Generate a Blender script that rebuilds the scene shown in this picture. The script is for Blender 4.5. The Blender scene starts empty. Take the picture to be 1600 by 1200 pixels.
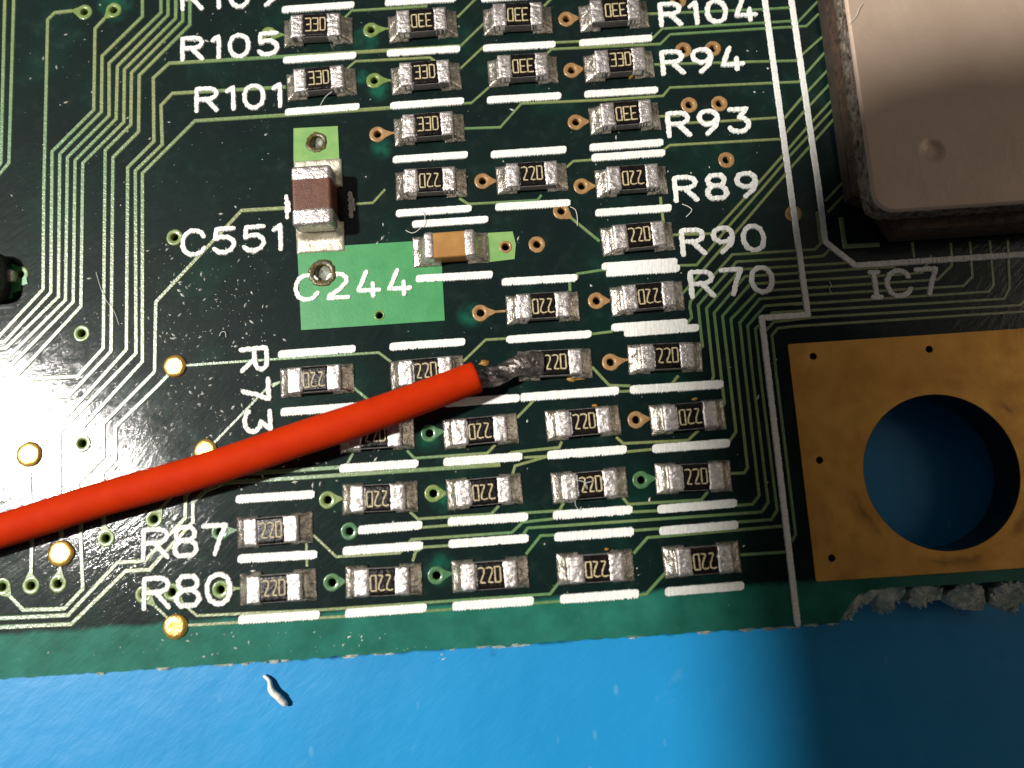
import bpy, math, random
from mathutils import Vector, Matrix
from mathutils.geometry import delaunay_2d_cdt
from mathutils import noise as mnoise

# ---------------------------------------------------------------- camera, world, lamps (1 unit = 1 mm)
scene = bpy.context.scene
scene.unit_settings.system = 'METRIC'
scene.unit_settings.scale_length = 0.001
CAM_H = 30.0                      # lens height above the board face, mm
FPX = 1200.0                      # focal length in pixels of the 1600 px wide photograph
ROLL, TILT = math.radians(-3.82), math.radians(-8.26)
cr, sr, ct, st = math.cos(ROLL), math.sin(ROLL), math.cos(TILT), math.sin(TILT)
# board axes (x right, y down, z away) -> camera axes (x right, y down, z forward)
RM = Matrix(((cr, -sr, 0), (sr, cr, 0), (0, 0, 1))) @ Matrix(((1, 0, 0), (0, ct, -st), (0, st, ct)))
RT = RM.transposed()


def w_of(v):                      # board frame -> world
    return Vector((v[0], -v[1], -v[2]))


right = w_of(RT @ Vector((1, 0, 0)))
up = w_of(RT @ Vector((0, -1, 0)))
back = w_of(RT @ Vector((0, 0, -1)))
cam_data = bpy.data.cameras.new('camera')
cam_data.sensor_width = 36.0
cam_data.lens = 36.0 * FPX / 1600.0
cam_data.clip_start = 0.5
cam_data.clip_end = 3000.0
cam = bpy.data.objects.new('camera', cam_data)
cam.matrix_world = Matrix((
    (right.x, up.x, back.x, 0), (right.y, up.y, back.y, 0), (right.z, up.z, back.z, CAM_H), (0, 0, 0, 1)))
scene.collection.objects.link(cam)
scene.camera = cam
cam_data.dof.use_dof = True
cam_data.dof.focus_distance = 31.0
cam_data.dof.aperture_fstop = 0.027 / 0.75   # aperture about 0.75 mm wide

world = bpy.data.worlds.new('World')
scene.world = world
world.use_nodes = True
bg = world.node_tree.nodes['Background']
bg.inputs['Color'].default_value = (1.0, 0.93, 0.85, 1)
bg.inputs['Strength'].default_value = 0.11


def look(o, target):
    d = Vector(target) - o.location
    o.rotation_euler = d.to_track_quat('-Z', 'Y').to_euler()


def lamp(name, loc, target, size, watts, color):
    l = bpy.data.lights.new(name, 'AREA')
    l.shape = 'DISK'
    l.size = size
    l.energy = watts
    l.color = color
    o = bpy.data.objects.new(name, l)
    o.location = loc
    scene.collection.objects.link(o)
    look(o, target)
    return o


lamp('desk_lamp', (-137.5, 25.0, 183.5), (0, 4, 0), 16.0, 8.6e5, (1.0, 0.955, 0.89))
lamp('fill_lamp', (480.0, 60.0, 400.0), (10, 5, 0), 260.0, 3.0e5, (1.0, 0.82, 0.62))  # added warm fill that brightens the gold pad and chip lid; unseen source

scene.view_settings.view_transform = 'Standard'
scene.view_settings.look = 'None'
scene.view_settings.exposure = 0.0
scene.view_settings.gamma = 1.0

# ---------------------------------------------------------------- helpers
rnd = random.Random(7)
COL = scene.collection


def P(px, py, z=0.0):
    """photo pixel -> point at height z (mm) above the board face"""
    v = w_of(RT @ Vector((px - 800.0, py - 600.0, FPX)))
    t = (z - CAM_H) / v.z
    return Vector((v.x * t, v.y * t, z))


def P2(px, py, z=0.0):
    p = P(px, py, z)
    return (p.x, p.y)


class MB:
    def __init__(self):
        self.v, self.f = [], []

    def add(self, verts, faces):
        n = len(self.v)
        self.v += [tuple(q) for q in verts]
        self.f += [tuple(i + n for i in f) for f in faces]

    def box(self, x0, x1, y0, y1, z0, z1):
        self.add([(x0, y0, z0), (x1, y0, z0), (x1, y1, z0), (x0, y1, z0), (x0, y0, z1), (x1, y0, z1), (x1, y1, z1), (x0, y1, z1)],
                 [(3, 2, 1, 0), (4, 5, 6, 7), (0, 1, 5, 4), (1, 2, 6, 5), (2, 3, 7, 6), (3, 0, 4, 7)])

    def mesh(self, name, material, smooth=False):
        me = bpy.data.meshes.new(name)
        me.from_pydata(self.v, [], self.f)
        me.materials.append(material)
        if smooth:
            me.polygons.foreach_set('use_smooth', [True] * len(me.polygons))
        me.update()
        return me

    def build(self, name, material, parent=None, smooth=False, loc=None):
        return link(name, self.mesh(name, material, smooth), parent, loc)


def link(name, me, parent=None, loc=None, rz=0.0):
    o = bpy.data.objects.new(name, me)
    COL.objects.link(o)
    if parent is not None:
        o.parent = parent
    if loc is not None:
        o.location = loc
    if rz:
        o.rotation_euler = (0, 0, rz)
    return o


def tag(o, label, cat=None, group=None, kind=None):
    if label:
        o['label'] = label
    if cat:
        o['category'] = cat
    if group:
        o['group'] = group
    if kind:
        o['kind'] = kind
    return o


def empty(name, loc=(0, 0, 0), rz=0.0):
    o = bpy.data.objects.new(name, None)
    o.empty_display_size = 0.5
    COL.objects.link(o)
    o.location = loc
    o.rotation_euler = (0, 0, rz)
    return o


def ribbon(mb, pts, w, z0, z1, bev=0.25):
    """mitred strip with a trapezoid section along 2-D points"""
    n = len(pts)
    pts = [Vector((p[0], p[1])) for p in pts]
    L = []
    for i in range(n):
        d0 = (pts[i] - pts[i - 1]).normalized() if i > 0 else None
        d1 = (pts[i + 1] - pts[i]).normalized() if i < n - 1 else None
        if d0 is None:
            d0 = d1
        if d1 is None:
            d1 = d0
        n0, n1 = Vector((-d0.y, d0.x)), Vector((-d1.y, d1.x))
        m = (n0 + n1)
        if m.length < 1e-6:
            m = n0
        m.normalize()
        s = 1.0 / max(0.45, m.dot(n0))
        L.append(m * s)
    vs, fs = [], []
    wi = w if hasattr(w, '__len__') else [w] * n
    for i in range(n):
        h = wi[i] / 2
        t = h * (1 - bev)
        for k, z in ((h, z0), (t, z1), (-t, z1), (-h, z0)):
            q = pts[i] + L[i] * k
            vs.append((q.x, q.y, z))
    for i in range(n - 1):
        a, b = i * 4, (i + 1) * 4
        for k in range(3):
            fs.append((a + k + 1, a + k, b + k, b + k + 1))
    fs.append((0, 1, 2, 3))
    e = (n - 1) * 4
    fs.append((e + 3, e + 2, e + 1, e))
    mb.add(vs, fs)


def resample(pts, ds):
    out = [Vector(pts[0][:2])]
    for a, b in zip(pts[:-1], pts[1:]):
        a, b = Vector(a[:2]), Vector(b[:2])
        k = max(1, int(round((b - a).length / ds)))
        for i in range(1, k + 1):
            out.append(a + (b - a) * i / k)
    return out


def stroke(mb, pts, w, z0, z1, ds=0.055, jit=0.2, r=rnd):
    """hand-plotted ink line: lumpy edges, rounded ends"""
    p = resample(pts, ds)
    n = len(p)
    d0 = (p[1] - p[0]).normalized()
    d1 = (p[-1] - p[-2]).normalized()
    p = [p[0] - d0 * w * 0.42, p[0] - d0 * w * 0.22] + p + [p[-1] + d1 * w * 0.22, p[-1] + d1 * w * 0.42]
    m = len(p)
    nor = []
    for i in range(m):
        a, b = p[max(0, i - 1)], p[min(m - 1, i + 1)]
        d = (b - a).normalized()
        nor.append(Vector((-d.y, d.x)))
    vs, fs = [], []
    for i in range(m):
        e = {0: 0.45, 1: 0.82, m - 2: 0.82, m - 1: 0.45}.get(i, 1.0)
        hl = w / 2 * e * (1 + r.uniform(-jit, jit * 0.6))
        hr = w / 2 * e * (1 + r.uniform(-jit, jit * 0.6))
        zz = z1 + r.uniform(-0.25, 0.25) * (z1 - z0)
        for k, z in ((hl, z0), (hl * 0.8, zz), (-hr * 0.8, zz), (-hr, z0)):
            q = p[i] + nor[i] * k
            vs.append((q.x, q.y, z))
    for i in range(m - 1):
        a, b = i * 4, (i + 1) * 4
        for k in range(3):
            fs.append((a + k + 1, a + k, b + k, b + k + 1))
    fs.append((0, 1, 2, 3))
    e = (m - 1) * 4
    fs.append((e + 3, e + 2, e + 1, e))
    mb.add(vs, fs)


def circle(c, r, n=20, ph=0.0):
    return [(c[0] + r * math.cos(2 * math.pi * i / n + ph), c[1] + r * math.sin(2 * math.pi * i / n + ph)) for i in range(n)]


def inside(p, poly):
    x, y = p
    c = False
    j = len(poly) - 1
    for i in range(len(poly)):
        xi, yi = poly[i]
        xj, yj = poly[j]
        if (yi > y) != (yj > y) and x < (xj - xi) * (y - yi) / (yj - yi) + xi:
            c = not c
        j = i
    return c


def slab(mb, outer, holes, z0, z1, bottom=True, extra=(), walls=True):
    """flat plate with real holes"""
    vs, ed = [], []
    for loop in [outer] + holes:
        s = len(vs)
        vs += [Vector(q) for q in loop]
        ed += [(s + i, s + (i + 1) % len(loop)) for i in range(len(loop))]
    vs += [Vector(q) for q in extra]
    ov, oe, of = delaunay_2d_cdt(vs, ed, [], 0, 1e-6)[:3]
    tris = []
    for f in of:
        c = sum((ov[i] for i in f), Vector((0, 0))) / len(f)
        if not inside(c, outer):
            continue
        if any(inside(c, h) for h in holes):
            continue
        a, b, d = (ov[i] for i in f[:3])
        if (b - a).cross(d - a) < 0:
            f = list(reversed(f))
        tris.append(tuple(f))
    mb.add([(q.x, q.y, z1) for q in ov], tris)
    if bottom:
        mb.add([(q.x, q.y, z0) for q in ov], [tuple(reversed(t)) for t in tris])
    if walls:
        for k, loop in enumerate([outer] + holes):
            n = len(loop)
            area = sum(loop[i][0] * loop[(i + 1) % n][1] - loop[(i + 1) % n][0] * loop[i][1] for i in range(n))
            flip = (area < 0) != (k > 0)
            v = [(q[0], q[1], z0) for q in loop] + [(q[0], q[1], z1) for q in loop]
            fs = [(i, (i + 1) % n, n + (i + 1) % n, n + i) for i in range(n)]
            if flip:
                fs = [tuple(reversed(f)) for f in fs]
            mb.add(v, fs)


def field(mb, x0, x1, y0, y1, nx, ny, fz, zb, jit=0.0, r=rnd, fxy=None):
    """height-field patch with skirts down to zb"""
    vs, fs = [], []
    for j in range(ny + 1):
        for i in range(nx + 1):
            x = x0 + (x1 - x0) * i / nx
            y = y0 + (y1 - y0) * j / ny
            z = fz(x, y)
            if jit:
                x += r.uniform(-jit, jit)
                y += r.uniform(-jit, jit)
            if fxy:
                x, y = fxy(x, y)
            vs.append((x, y, z))
    W = nx + 1
    for j in range(ny):
        for i in range(nx):
            a = j * W + i
            fs.append((a, a + 1, a + W + 1, a + W))
    edge = [i for i in range(W)] + [j * W + nx for j in range(1, ny + 1)] + [ny * W + i for i in range(nx - 1, -1, -1)] + [j * W for j in range(ny - 1, 0, -1)]
    b = len(vs)
    vs += [(vs[e][0], vs[e][1], zb) for e in edge]
    m = len(edge)
    for k in range(m):
        fs.append((edge[(k + 1) % m], edge[k], b + k, b + (k + 1) % m))
    mb.add(vs, fs)


def tube(mb, pts, radii, seg=16, cap=True, lump=0.0, squash=None):
    rings = []
    n = len(pts)
    prev = None
    for i in range(n):
        t = (pts[min(n - 1, i + 1)] - pts[max(0, i - 1)]).normalized()
        a = Vector((0, 0, 1))
        s = t.cross(a)
        if s.length < 1e-4:
            s = Vector((1, 0, 0))
        s.normalize()
        u = s.cross(t)
        ring = []
        for k in range(seg):
            g = 2 * math.pi * k / seg
            r = radii[i]
            q = s * math.cos(g) * r + u * math.sin(g) * r * (squash[i] if squash else 1.0)
            if lump:
                q *= 1 + lump * mnoise.noise((pts[i] + q) * 4.0) + lump * 0.6 * mnoise.noise((pts[i] + q) * 11.0)
            ring.append(pts[i] + q)
        rings.append(ring)
    vs = [q for r_ in rings for q in r_]
    fs = []
    for i in range(n - 1):
        for k in range(seg):
            a, b = i * seg + k, i * seg + (k + 1) % seg
            fs.append((a, b, b + seg, a + seg))
    if cap:
        fs.append(tuple(reversed(range(seg))))
        fs.append(tuple((n - 1) * seg + k for k in range(seg)))
    mb.add(vs, fs)


def spline(ctrl, k=8):
    out = []
    c = [ctrl[0]] + list(ctrl) + [ctrl[-1]]
    for i in range(1, len(c) - 2):
        for s in range(k):
            t = s / k
            p0, p1, p2, p3 = c[i - 1], c[i], c[i + 1], c[i + 2]
            out.append(0.5 * ((2 * p1) + (p2 - p0) * t + (2 * p0 - 5 * p1 + 4 * p2 - p3) * t * t + (3 * p1 - p0 - 3 * p2 + p3) * t ** 3))
    out.append(ctrl[-1])
    return out


def rrect(x0, x1, y0, y1, r, n=6):
    out = []
    for cx, cy, a0 in ((x1 - r, y0 + r, -90), (x1 - r, y1 - r, 0), (x0 + r, y1 - r, 90), (x0 + r, y0 + r, 180)):
        for i in range(n + 1):
            a = math.radians(a0 + 90 * i / n)
            out.append((cx + r * math.cos(a), cy + r * math.sin(a)))
    return out


# ---------------------------------------------------------------- materials
def nt(name):
    m = bpy.data.materials.new(name)
    m.use_nodes = True
    t = m.node_tree
    b = t.nodes['Principled BSDF']
    g = t.nodes.new('ShaderNodeNewGeometry')
    return m, t, b, g.outputs['Position']


def noise_tex(t, pos, scale, detail=4.0, rough=0.55, stretch=None):
    n = t.nodes.new('ShaderNodeTexNoise')
    n.inputs['Scale'].default_value = scale
    n.inputs['Detail'].default_value = detail
    n.inputs['Roughness'].default_value = rough
    if stretch:
        mp = t.nodes.new('ShaderNodeMapping')
        mp.inputs['Scale'].default_value = stretch[:3]
        if len(stretch) > 3:
            mp.vector_type = 'TEXTURE'
            mp.inputs['Scale'].default_value = [1.0 / q_ for q_ in stretch[:3]]
            mp.inputs['Rotation'].default_value = (0, 0, math.radians(stretch[3]))
        t.links.new(pos, mp.inputs['Vector'])
        pos = mp.outputs['Vector']
    t.links.new(pos, n.inputs['Vector'])
    return n.outputs['Fac']


def ramp(t, fac, stops):
    r = t.nodes.new('ShaderNodeValToRGB')
    el = r.color_ramp.elements
    while len(el) < len(stops):
        el.new(0.5)
    for e, (p, c) in zip(el, stops):
        e.position = p
        e.color = (*c, 1) if len(c) == 3 else c
    t.links.new(fac, r.inputs['Fac'])
    return r.outputs['Color']


def bump(t, b, height, dist, strength=1.0, prev=None):
    n = t.nodes.new('ShaderNodeBump')
    n.inputs['Strength'].default_value = strength
    n.inputs['Distance'].default_value = dist
    t.links.new(height, n.inputs['Height'])
    if prev is not None:
        t.links.new(prev, n.inputs['Normal'])
    t.links.new(n.outputs['Normal'], b.inputs['Normal'])
    return n.outputs['Normal']


def mixc(t, fac, a, b):
    m = t.nodes.new('ShaderNodeMix')
    m.data_type = 'RGBA'
    for inp, v in ((m.inputs[6], a), (m.inputs[7], b)):
        if isinstance(v, tuple):
            inp.default_value = (*v, 1)
        else:
            t.links.new(v, inp)
    if isinstance(fac, float):
        m.inputs[0].default_value = fac
    else:
        t.links.new(fac, m.inputs[0])
    return m.outputs[2]


def simple(name, c0, c1=None, rough=0.5, metal=0.0, nscale=3.0, bumps=(), spec=0.5, coat=0.0, coat_rough=0.1, rough_var=0.0, lo=0.35, hi=0.65):
    m, t, b, pos = nt(name)
    if c1 is None:
        c1 = c0
    f = noise_tex(t, pos, nscale)
    t.links.new(ramp(t, f, [(lo, c0), (hi, c1)]), b.inputs['Base Color'])
    b.inputs['Roughness'].default_value = rough
    if rough_var:
        rr = ramp(t, noise_tex(t, pos, nscale * 2.3), [(0.3, (rough - rough_var,) * 3), (0.7, (rough + rough_var,) * 3)])
        t.links.new(rr, b.inputs['Roughness'])
    b.inputs['Metallic'].default_value = metal
    b.inputs['Specular IOR Level'].default_value = spec
    b.inputs['Coat Weight'].default_value = coat
    b.inputs['Coat Roughness'].default_value = coat_rough
    prev = None
    for bs in bumps:
        sc, dist = bs[0], bs[1]
        st_ = bs[2] if len(bs) > 2 else None
        prev = bump(t, b, noise_tex(t, pos, sc, 5.0, 0.6, st_), dist, 1.0, prev)
    return m


EDGE_Y = P(600, 1021).y           # lower edge of the board
BAND_Y = P(700, 945).y            # where the inner copper plane stops


def make_mask():
    m, t, b, pos = nt('solder_mask')
    sep = t.nodes.new('ShaderNodeSeparateXYZ')
    t.links.new(pos, sep.inputs[0])
    wob = noise_tex(t, pos, 0.9, 3)
    ma = t.nodes.new('ShaderNodeMath')
    ma.operation = 'MULTIPLY_ADD'
    ma.inputs[1].default_value = 0.35
    t.links.new(wob, ma.inputs[0])
    t.links.new(sep.outputs['Y'], ma.inputs[2])
    mr = t.nodes.new('ShaderNodeMapRange')
    mr.inputs['From Min'].default_value = BAND_Y + 0.17 - 0.1
    mr.inputs['From Max'].default_value = BAND_Y + 0.17 + 0.1
    t.links.new(ma.outputs[0], mr.inputs['Value'])
    dark = ramp(t, noise_tex(t, pos, 0.35, 4), [(0.35, (0.0035, 0.010, 0.010)), (0.55, (0.0035, 0.013, 0.011)), (0.75, (0.003, 0.028, 0.019))])
    teal = ramp(t, noise_tex(t, pos, 0.8, 3), [(0.3, (0.013, 0.105, 0.075)), (0.7, (0.022, 0.165, 0.12))])
    col = mixc(t, mr.outputs[0], teal, dark)
    # clear laminate showing round a few vias
    best = None
    for px_, py_, rad_ in ((572, 62, 0.55), (566, 122, 0.35), (596, 232, 0.45), (735, 492, 0.5), (590, 140, 0.5), (668, 690, 0.4), (690, 890, 0.6), (1250, 334, 0.3), (690, 780, 0.5), (180, 8, 0.7)):
        vd = t.nodes.new('ShaderNodeVectorMath')
        vd.operation = 'DISTANCE'
        vd.inputs[1].default_value = P(px_, py_)
        t.links.new(pos, vd.inputs[0])
        mq = t.nodes.new('ShaderNodeMapRange')
        mq.inputs['From Min'].default_value = rad_ * 1.25
        mq.inputs['From Max'].default_value = rad_ * 0.4
        mq.inputs['To Max'].default_value = 0.5
        t.links.new(vd.outputs['Value'], mq.inputs['Value'])
        if best is None:
            best = mq.outputs[0]
        else:
            mxx = t.nodes.new('ShaderNodeMath')
            mxx.operation = 'MAXIMUM'
            t.links.new(best, mxx.inputs[0])
            t.links.new(mq.outputs[0], mxx.inputs[1])
            best = mxx.outputs[0]
    patch = t.nodes.new('ShaderNodeMath')
    patch.operation = 'MULTIPLY'
    t.links.new(best, patch.inputs[0])
    t.links.new(ramp(t, noise_tex(t, pos, 1.6, 4), [(0.4, (0.2,) * 3), (0.62, (1,) * 3)]), patch.inputs[1])
    col = mixc(t, patch.outputs[0], col, (0.010, 0.16, 0.095))
    # dried flux and dust film: faint, with shapes of its own
    film = ramp(t, noise_tex(t, pos, 1.4, 8, 0.7), [(0.52, (0, 0, 0)), (0.8, (0.03, 0.03, 0.03))])
    col = mixc(t, film, col, (0.35, 0.36, 0.33))
    # pale specks painted in for sparkle off the bumpy mask
    vo = t.nodes.new('ShaderNodeTexVoronoi')
    vo.inputs['Scale'].default_value = 5.5
    t.links.new(pos, vo.inputs['Vector'])
    sp = ramp(t, vo.outputs['Distance'], [(0.035, (1, 1, 1)), (0.06, (0, 0, 0))])
    pick = ramp(t, noise_tex(t, pos, 0.6, 2), [(0.52, (0, 0, 0)), (0.6, (0.6, 0.6, 0.6))])
    mm = t.nodes.new('ShaderNodeMath')
    mm.operation = 'MULTIPLY'
    t.links.new(sp, mm.inputs[0])
    t.links.new(pick, mm.inputs[1])
    col = mixc(t, mm.outputs[0], col, (0.55, 0.55, 0.5))
    t.links.new(col, b.inputs['Base Color'])
    b.inputs['Roughness'].default_value = 0.42
    b.inputs['Specular IOR Level'].default_value = 0.06
    b.inputs['Coat Weight'].default_value = 0.9
    rr = ramp(t, noise_tex(t, pos, 1.1, 6, 0.65), [(0.3, (0.05,) * 3), (0.7, (0.115,) * 3)])
    t.links.new(rr, b.inputs['Coat Roughness'])
    n1 = bump(t, b, noise_tex(t, pos, 0.5, 1), 0.012)
    n2 = bump(t, b, noise_tex(t, pos, 5.0, 5, 0.65, (0.3, 1, 1, 38)), 0.011, 1.0, n1)
    n3 = bump(t, b, noise_tex(t, pos, 22.0, 3, 0.6), 0.0012, 1.0, n2)
    t.links.new(n3, b.inputs['Coat Normal'])
    return m


def make_trace():
    m, t, b, pos = nt('masked_copper')
    sep = t.nodes.new('ShaderNodeSeparateXYZ')
    t.links.new(pos, sep.inputs[0])
    big = noise_tex(t, pos, 0.12, 2)
    c = ramp(t, big, [(0.4, (0.23, 0.27, 0.10)), (0.62, (0.12, 0.24, 0.09))])
    fine = ramp(t, noise_tex(t, pos, 9.0, 4), [(0.3, (0.72,) * 3), (0.7, (1.1,) * 3)])
    mu = t.nodes.new('ShaderNodeMix')
    mu.data_type = 'RGBA'
    mu.blend_type = 'MULTIPLY'
    mu.inputs[0].default_value = 1.0
    t.links.new(c, mu.inputs[6])
    t.links.new(fine, mu.inputs[7])
    t.links.new(mu.outputs[2], b.inputs['Base Color'])
    b.inputs['Roughness'].default_value = 0.35
    b.inputs['Coat Weight'].default_value = 0.9
    b.inputs['Coat Roughness'].default_value = 0.22
    n = bump(t, b, noise_tex(t, pos, 10.0, 4, 0.6), 0.016)
    t.links.new(n, b.inputs['Coat Normal'])
    return m


M = {}
M['mask'] = make_mask()
M['trace'] = make_trace()
M['green'] = simple('masked_copper_area', (0.042, 0.265, 0.085), (0.062, 0.305, 0.105), rough=0.4, nscale=1.2, coat=0.6, coat_rough=0.18, bumps=((7, 0.006),))
M['green_light'] = simple('masked_copper_pale', (0.16, 0.35, 0.10), (0.23, 0.40, 0.12), rough=0.4, nscale=1.5, coat=0.6, coat_rough=0.18, bumps=((7, 0.006),))
M['ring_green'] = simple('via_ring_masked', (0.12, 0.21, 0.05), (0.20, 0.26, 0.075), rough=0.35, nscale=3.0, coat=0.8, coat_rough=0.12, bumps=((8, 0.012),))
M['ring_teal'] = simple('via_ring_masked_green', (0.045, 0.14, 0.055), (0.08, 0.19, 0.075), rough=0.35, nscale=3.0, coat=0.8, coat_rough=0.12, bumps=((8, 0.012),))
M['ring_copper'] = simple('via_ring_copper', (0.27, 0.145, 0.055), (0.38, 0.22, 0.085), rough=0.45, metal=0.1, nscale=4.0, coat=0.5, coat_rough=0.15, bumps=((8, 0.012),))
M['barrel'] = simple('via_barrel', (0.10, 0.055, 0.02), (0.2, 0.11, 0.03), rough=0.4, metal=0.7, nscale=5.0)
M['plug'] = simple('via_plug', (0.006, 0.03, 0.03), (0.015, 0.055, 0.05), rough=0.12, nscale=5.0, bumps=((6, 0.03),))
M['plug_grey'] = simple('via_plug_flux', (0.10, 0.13, 0.11), (0.30, 0.30, 0.22), rough=0.25, nscale=6.0, bumps=((7, 0.05),))
M['burnt'] = simple('burnt_flux', (0.04, 0.03, 0.008), (0.12, 0.09, 0.02), rough=0.3, nscale=4.0, bumps=((6, 0.03),))
M['silk'] = simple('silkscreen_ink', (0.74, 0.74, 0.70), (0.84, 0.84, 0.80), rough=0.6, nscale=6.0, bumps=((9, 0.02), (24, 0.006)))
M['gold'] = simple('gold_plating', (0.50, 0.245, 0.045), (0.62, 0.33, 0.07), rough=0.42, metal=0.55, nscale=0.7, bumps=((2.0, 0.008), (18, 0.003)), rough_var=0.08)
M['gold_bright'] = simple('gold_test_pad', (0.75, 0.45, 0.10), (0.85, 0.55, 0.16), rough=0.3, metal=0.85, nscale=2.0, bumps=((4.0, 0.03), (14, 0.006)))
M['silver'] = simple('tinned_terminal', (0.46, 0.42, 0.41), (0.78, 0.73, 0.70), rough=0.38, metal=0.86, nscale=7.0, bumps=((4.0, 0.06, (1, 1.6, 1)), (9, 0.011)), rough_var=0.1)
M['solder'] = simple('solder', (0.40, 0.36, 0.31), (0.74, 0.69, 0.61), rough=0.30, metal=0.92, nscale=4.0, bumps=((3.0, 0.07, (1.5, 0.7, 1)), (9, 0.014)), rough_var=0.1)
M['solder_pale'] = simple('solder_flat_pad', (0.52, 0.48, 0.36), (0.74, 0.70, 0.58), rough=0.45, metal=0.6, nscale=4.0, bumps=((3.2, 0.06, (2.0, 0.7, 1, 35)), (13, 0.02)), rough_var=0.1)
M['solder_dark'] = simple('reflowed_solder', (0.10, 0.085, 0.08), (0.36, 0.315, 0.30), rough=0.27, metal=0.9, nscale=3.0, bumps=((2.5, 0.10), (8, 0.022)), rough_var=0.08)
M['ceramic'] = simple('alumina', (0.16, 0.145, 0.145), (0.21, 0.195, 0.19), rough=0.5, nscale=4.0, bumps=((14, 0.01),))
M['overglaze'] = simple('black_overglaze', (0.004, 0.003, 0.003), (0.010, 0.007, 0.006), rough=0.25, nscale=3.0, bumps=((7, 0.015), (22, 0.006)), rough_var=0.08, spec=0.4)
M['mark'] = simple('marking_ink', (0.34, 0.27, 0.14), (0.62, 0.53, 0.32), rough=0.55, nscale=9.0, bumps=((16, 0.01),))
M['cap_brown'] = simple('brown_dielectric', (0.095, 0.031, 0.015), (0.13, 0.045, 0.022), rough=0.42, nscale=3.0, bumps=((16, 0.012),))
M['cap_tan'] = simple('tan_dielectric', (0.33, 0.155, 0.035), (0.40, 0.20, 0.05), rough=0.4, nscale=2.0, bumps=((14, 0.01),))
M['red'] = simple('red_insulation', (0.45, 0.021, 0.0004), (0.49, 0.026, 0.0006), rough=0.7, nscale=1.2, bumps=((2.0, 0.01), (20, 0.003)), spec=0.08)
M['ic_top'] = simple('ic_metal_lid', (0.50, 0.375, 0.285), (0.55, 0.42, 0.325), rough=0.48, metal=0.25, nscale=0.5, bumps=((0.5, 0.03), (4.0, 0.012), (20, 0.002)), rough_var=0.05)
M['ic_side'] = simple('ic_lid_cut_edge', (0.06, 0.045, 0.038), (0.42, 0.34, 0.27), rough=0.38, metal=0.6, nscale=4.0, bumps=((3.0, 0.15, (0.6, 2.5, 3)), (9.0, 0.06, (0.5, 3, 2))))
M['ic_rust'] = simple('ic_middle_layer', (0.045, 0.027, 0.018), (0.13, 0.075, 0.045), rough=0.55, metal=0.2, nscale=3.0, bumps=((3.0, 0.15, (1, 2, 3)), (10, 0.05)))
M['ic_low'] = simple('ic_lower_body', (0.035, 0.026, 0.021), (0.055, 0.04, 0.031), rough=0.5, nscale=1.0, bumps=((3, 0.03), (12, 0.01)))
M['black'] = simple('black_plastic', (0.006, 0.005, 0.005), (0.014, 0.011, 0.010), rough=0.35, nscale=3.0, bumps=((9, 0.03),))
M['fibre'] = simple('glass_fibre_edge', (0.28, 0.36, 0.31), (0.62, 0.61, 0.54), rough=0.7, nscale=2.0, bumps=((3.0, 0.15, (1, 1, 3)), (11, 0.05)))
M['lint'] = simple('lint', (0.7, 0.7, 0.66), rough=0.6)
M['dust'] = simple('dust_and_glints', (0.5, 0.5, 0.46), (0.8, 0.8, 0.76), rough=0.5, nscale=2.0)
M['amber'] = simple('amber_flux', (0.22, 0.10, 0.015), (0.42, 0.22, 0.04), rough=0.25, nscale=4.0, bumps=((7, 0.03),))
M['sliver'] = simple('solder_sliver', (0.7, 0.66, 0.58), (0.85, 0.8, 0.72), rough=0.4, metal=0.1, nscale=3.0, bumps=((4, 0.05),))


def wear_gold():
    """brown washer marks round the mounting hole and pale scuffs"""
    m_ = M['gold']
    t = m_.node_tree
    b = t.nodes['Principled BSDF']
    base = b.inputs['Base Color'].links[0].from_socket
    g = t.nodes.new('ShaderNodeNewGeometry')
    pos = g.outputs['Position']
    vd = t.nodes.new('ShaderNodeVectorMath')
    vd.operation = 'DISTANCE'
    c = P(1473, 733)
    vd.inputs[1].default_value = (c.x, c.y, 0.045)
    t.links.new(pos, vd.inputs[0])
    wob = t.nodes.new('ShaderNodeMath')
    wob.operation = 'MULTIPLY_ADD'
    wob.inputs[1].default_value = 0.7
    t.links.new(noise_tex(t, pos, 1.2, 5, 0.65), wob.inputs[0])
    t.links.new(vd.outputs['Value'], wob.inputs[2])
    dv = t.nodes.new('ShaderNodeMath')
    dv.operation = 'DIVIDE'
    dv.inputs[1].default_value = 8.0
    t.links.new(wob.outputs[0], dv.inputs[0])
    ring = ramp(t, dv.outputs[0], [(0.45, (0, 0, 0)), (0.485, (0.6,) * 3), (0.505, (0.25,) * 3), (0.55, (0, 0, 0))])
    part = ramp(t, noise_tex(t, pos, 0.33, 2), [(0.5, (0, 0, 0)), (0.6, (1, 1, 1))])
    mu = t.nodes.new('ShaderNodeMath')
    mu.operation = 'MULTIPLY'
    t.links.new(ring, mu.inputs[0])
    t.links.new(part, mu.inputs[1])
    col = mixc(t, mu.outputs[0], base, (0.10, 0.035, 0.008))
    sc = ramp(t, noise_tex(t, pos, 1.3, 8, 0.75, (1, 0.4, 1, 40)), [(0.63, (0, 0, 0)), (0.74, (0.35,) * 3)])
    col = mixc(t, sc, col, (0.62, 0.47, 0.26))
    t.links.new(col, b.inputs['Base Color'])


wear_gold()


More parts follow.
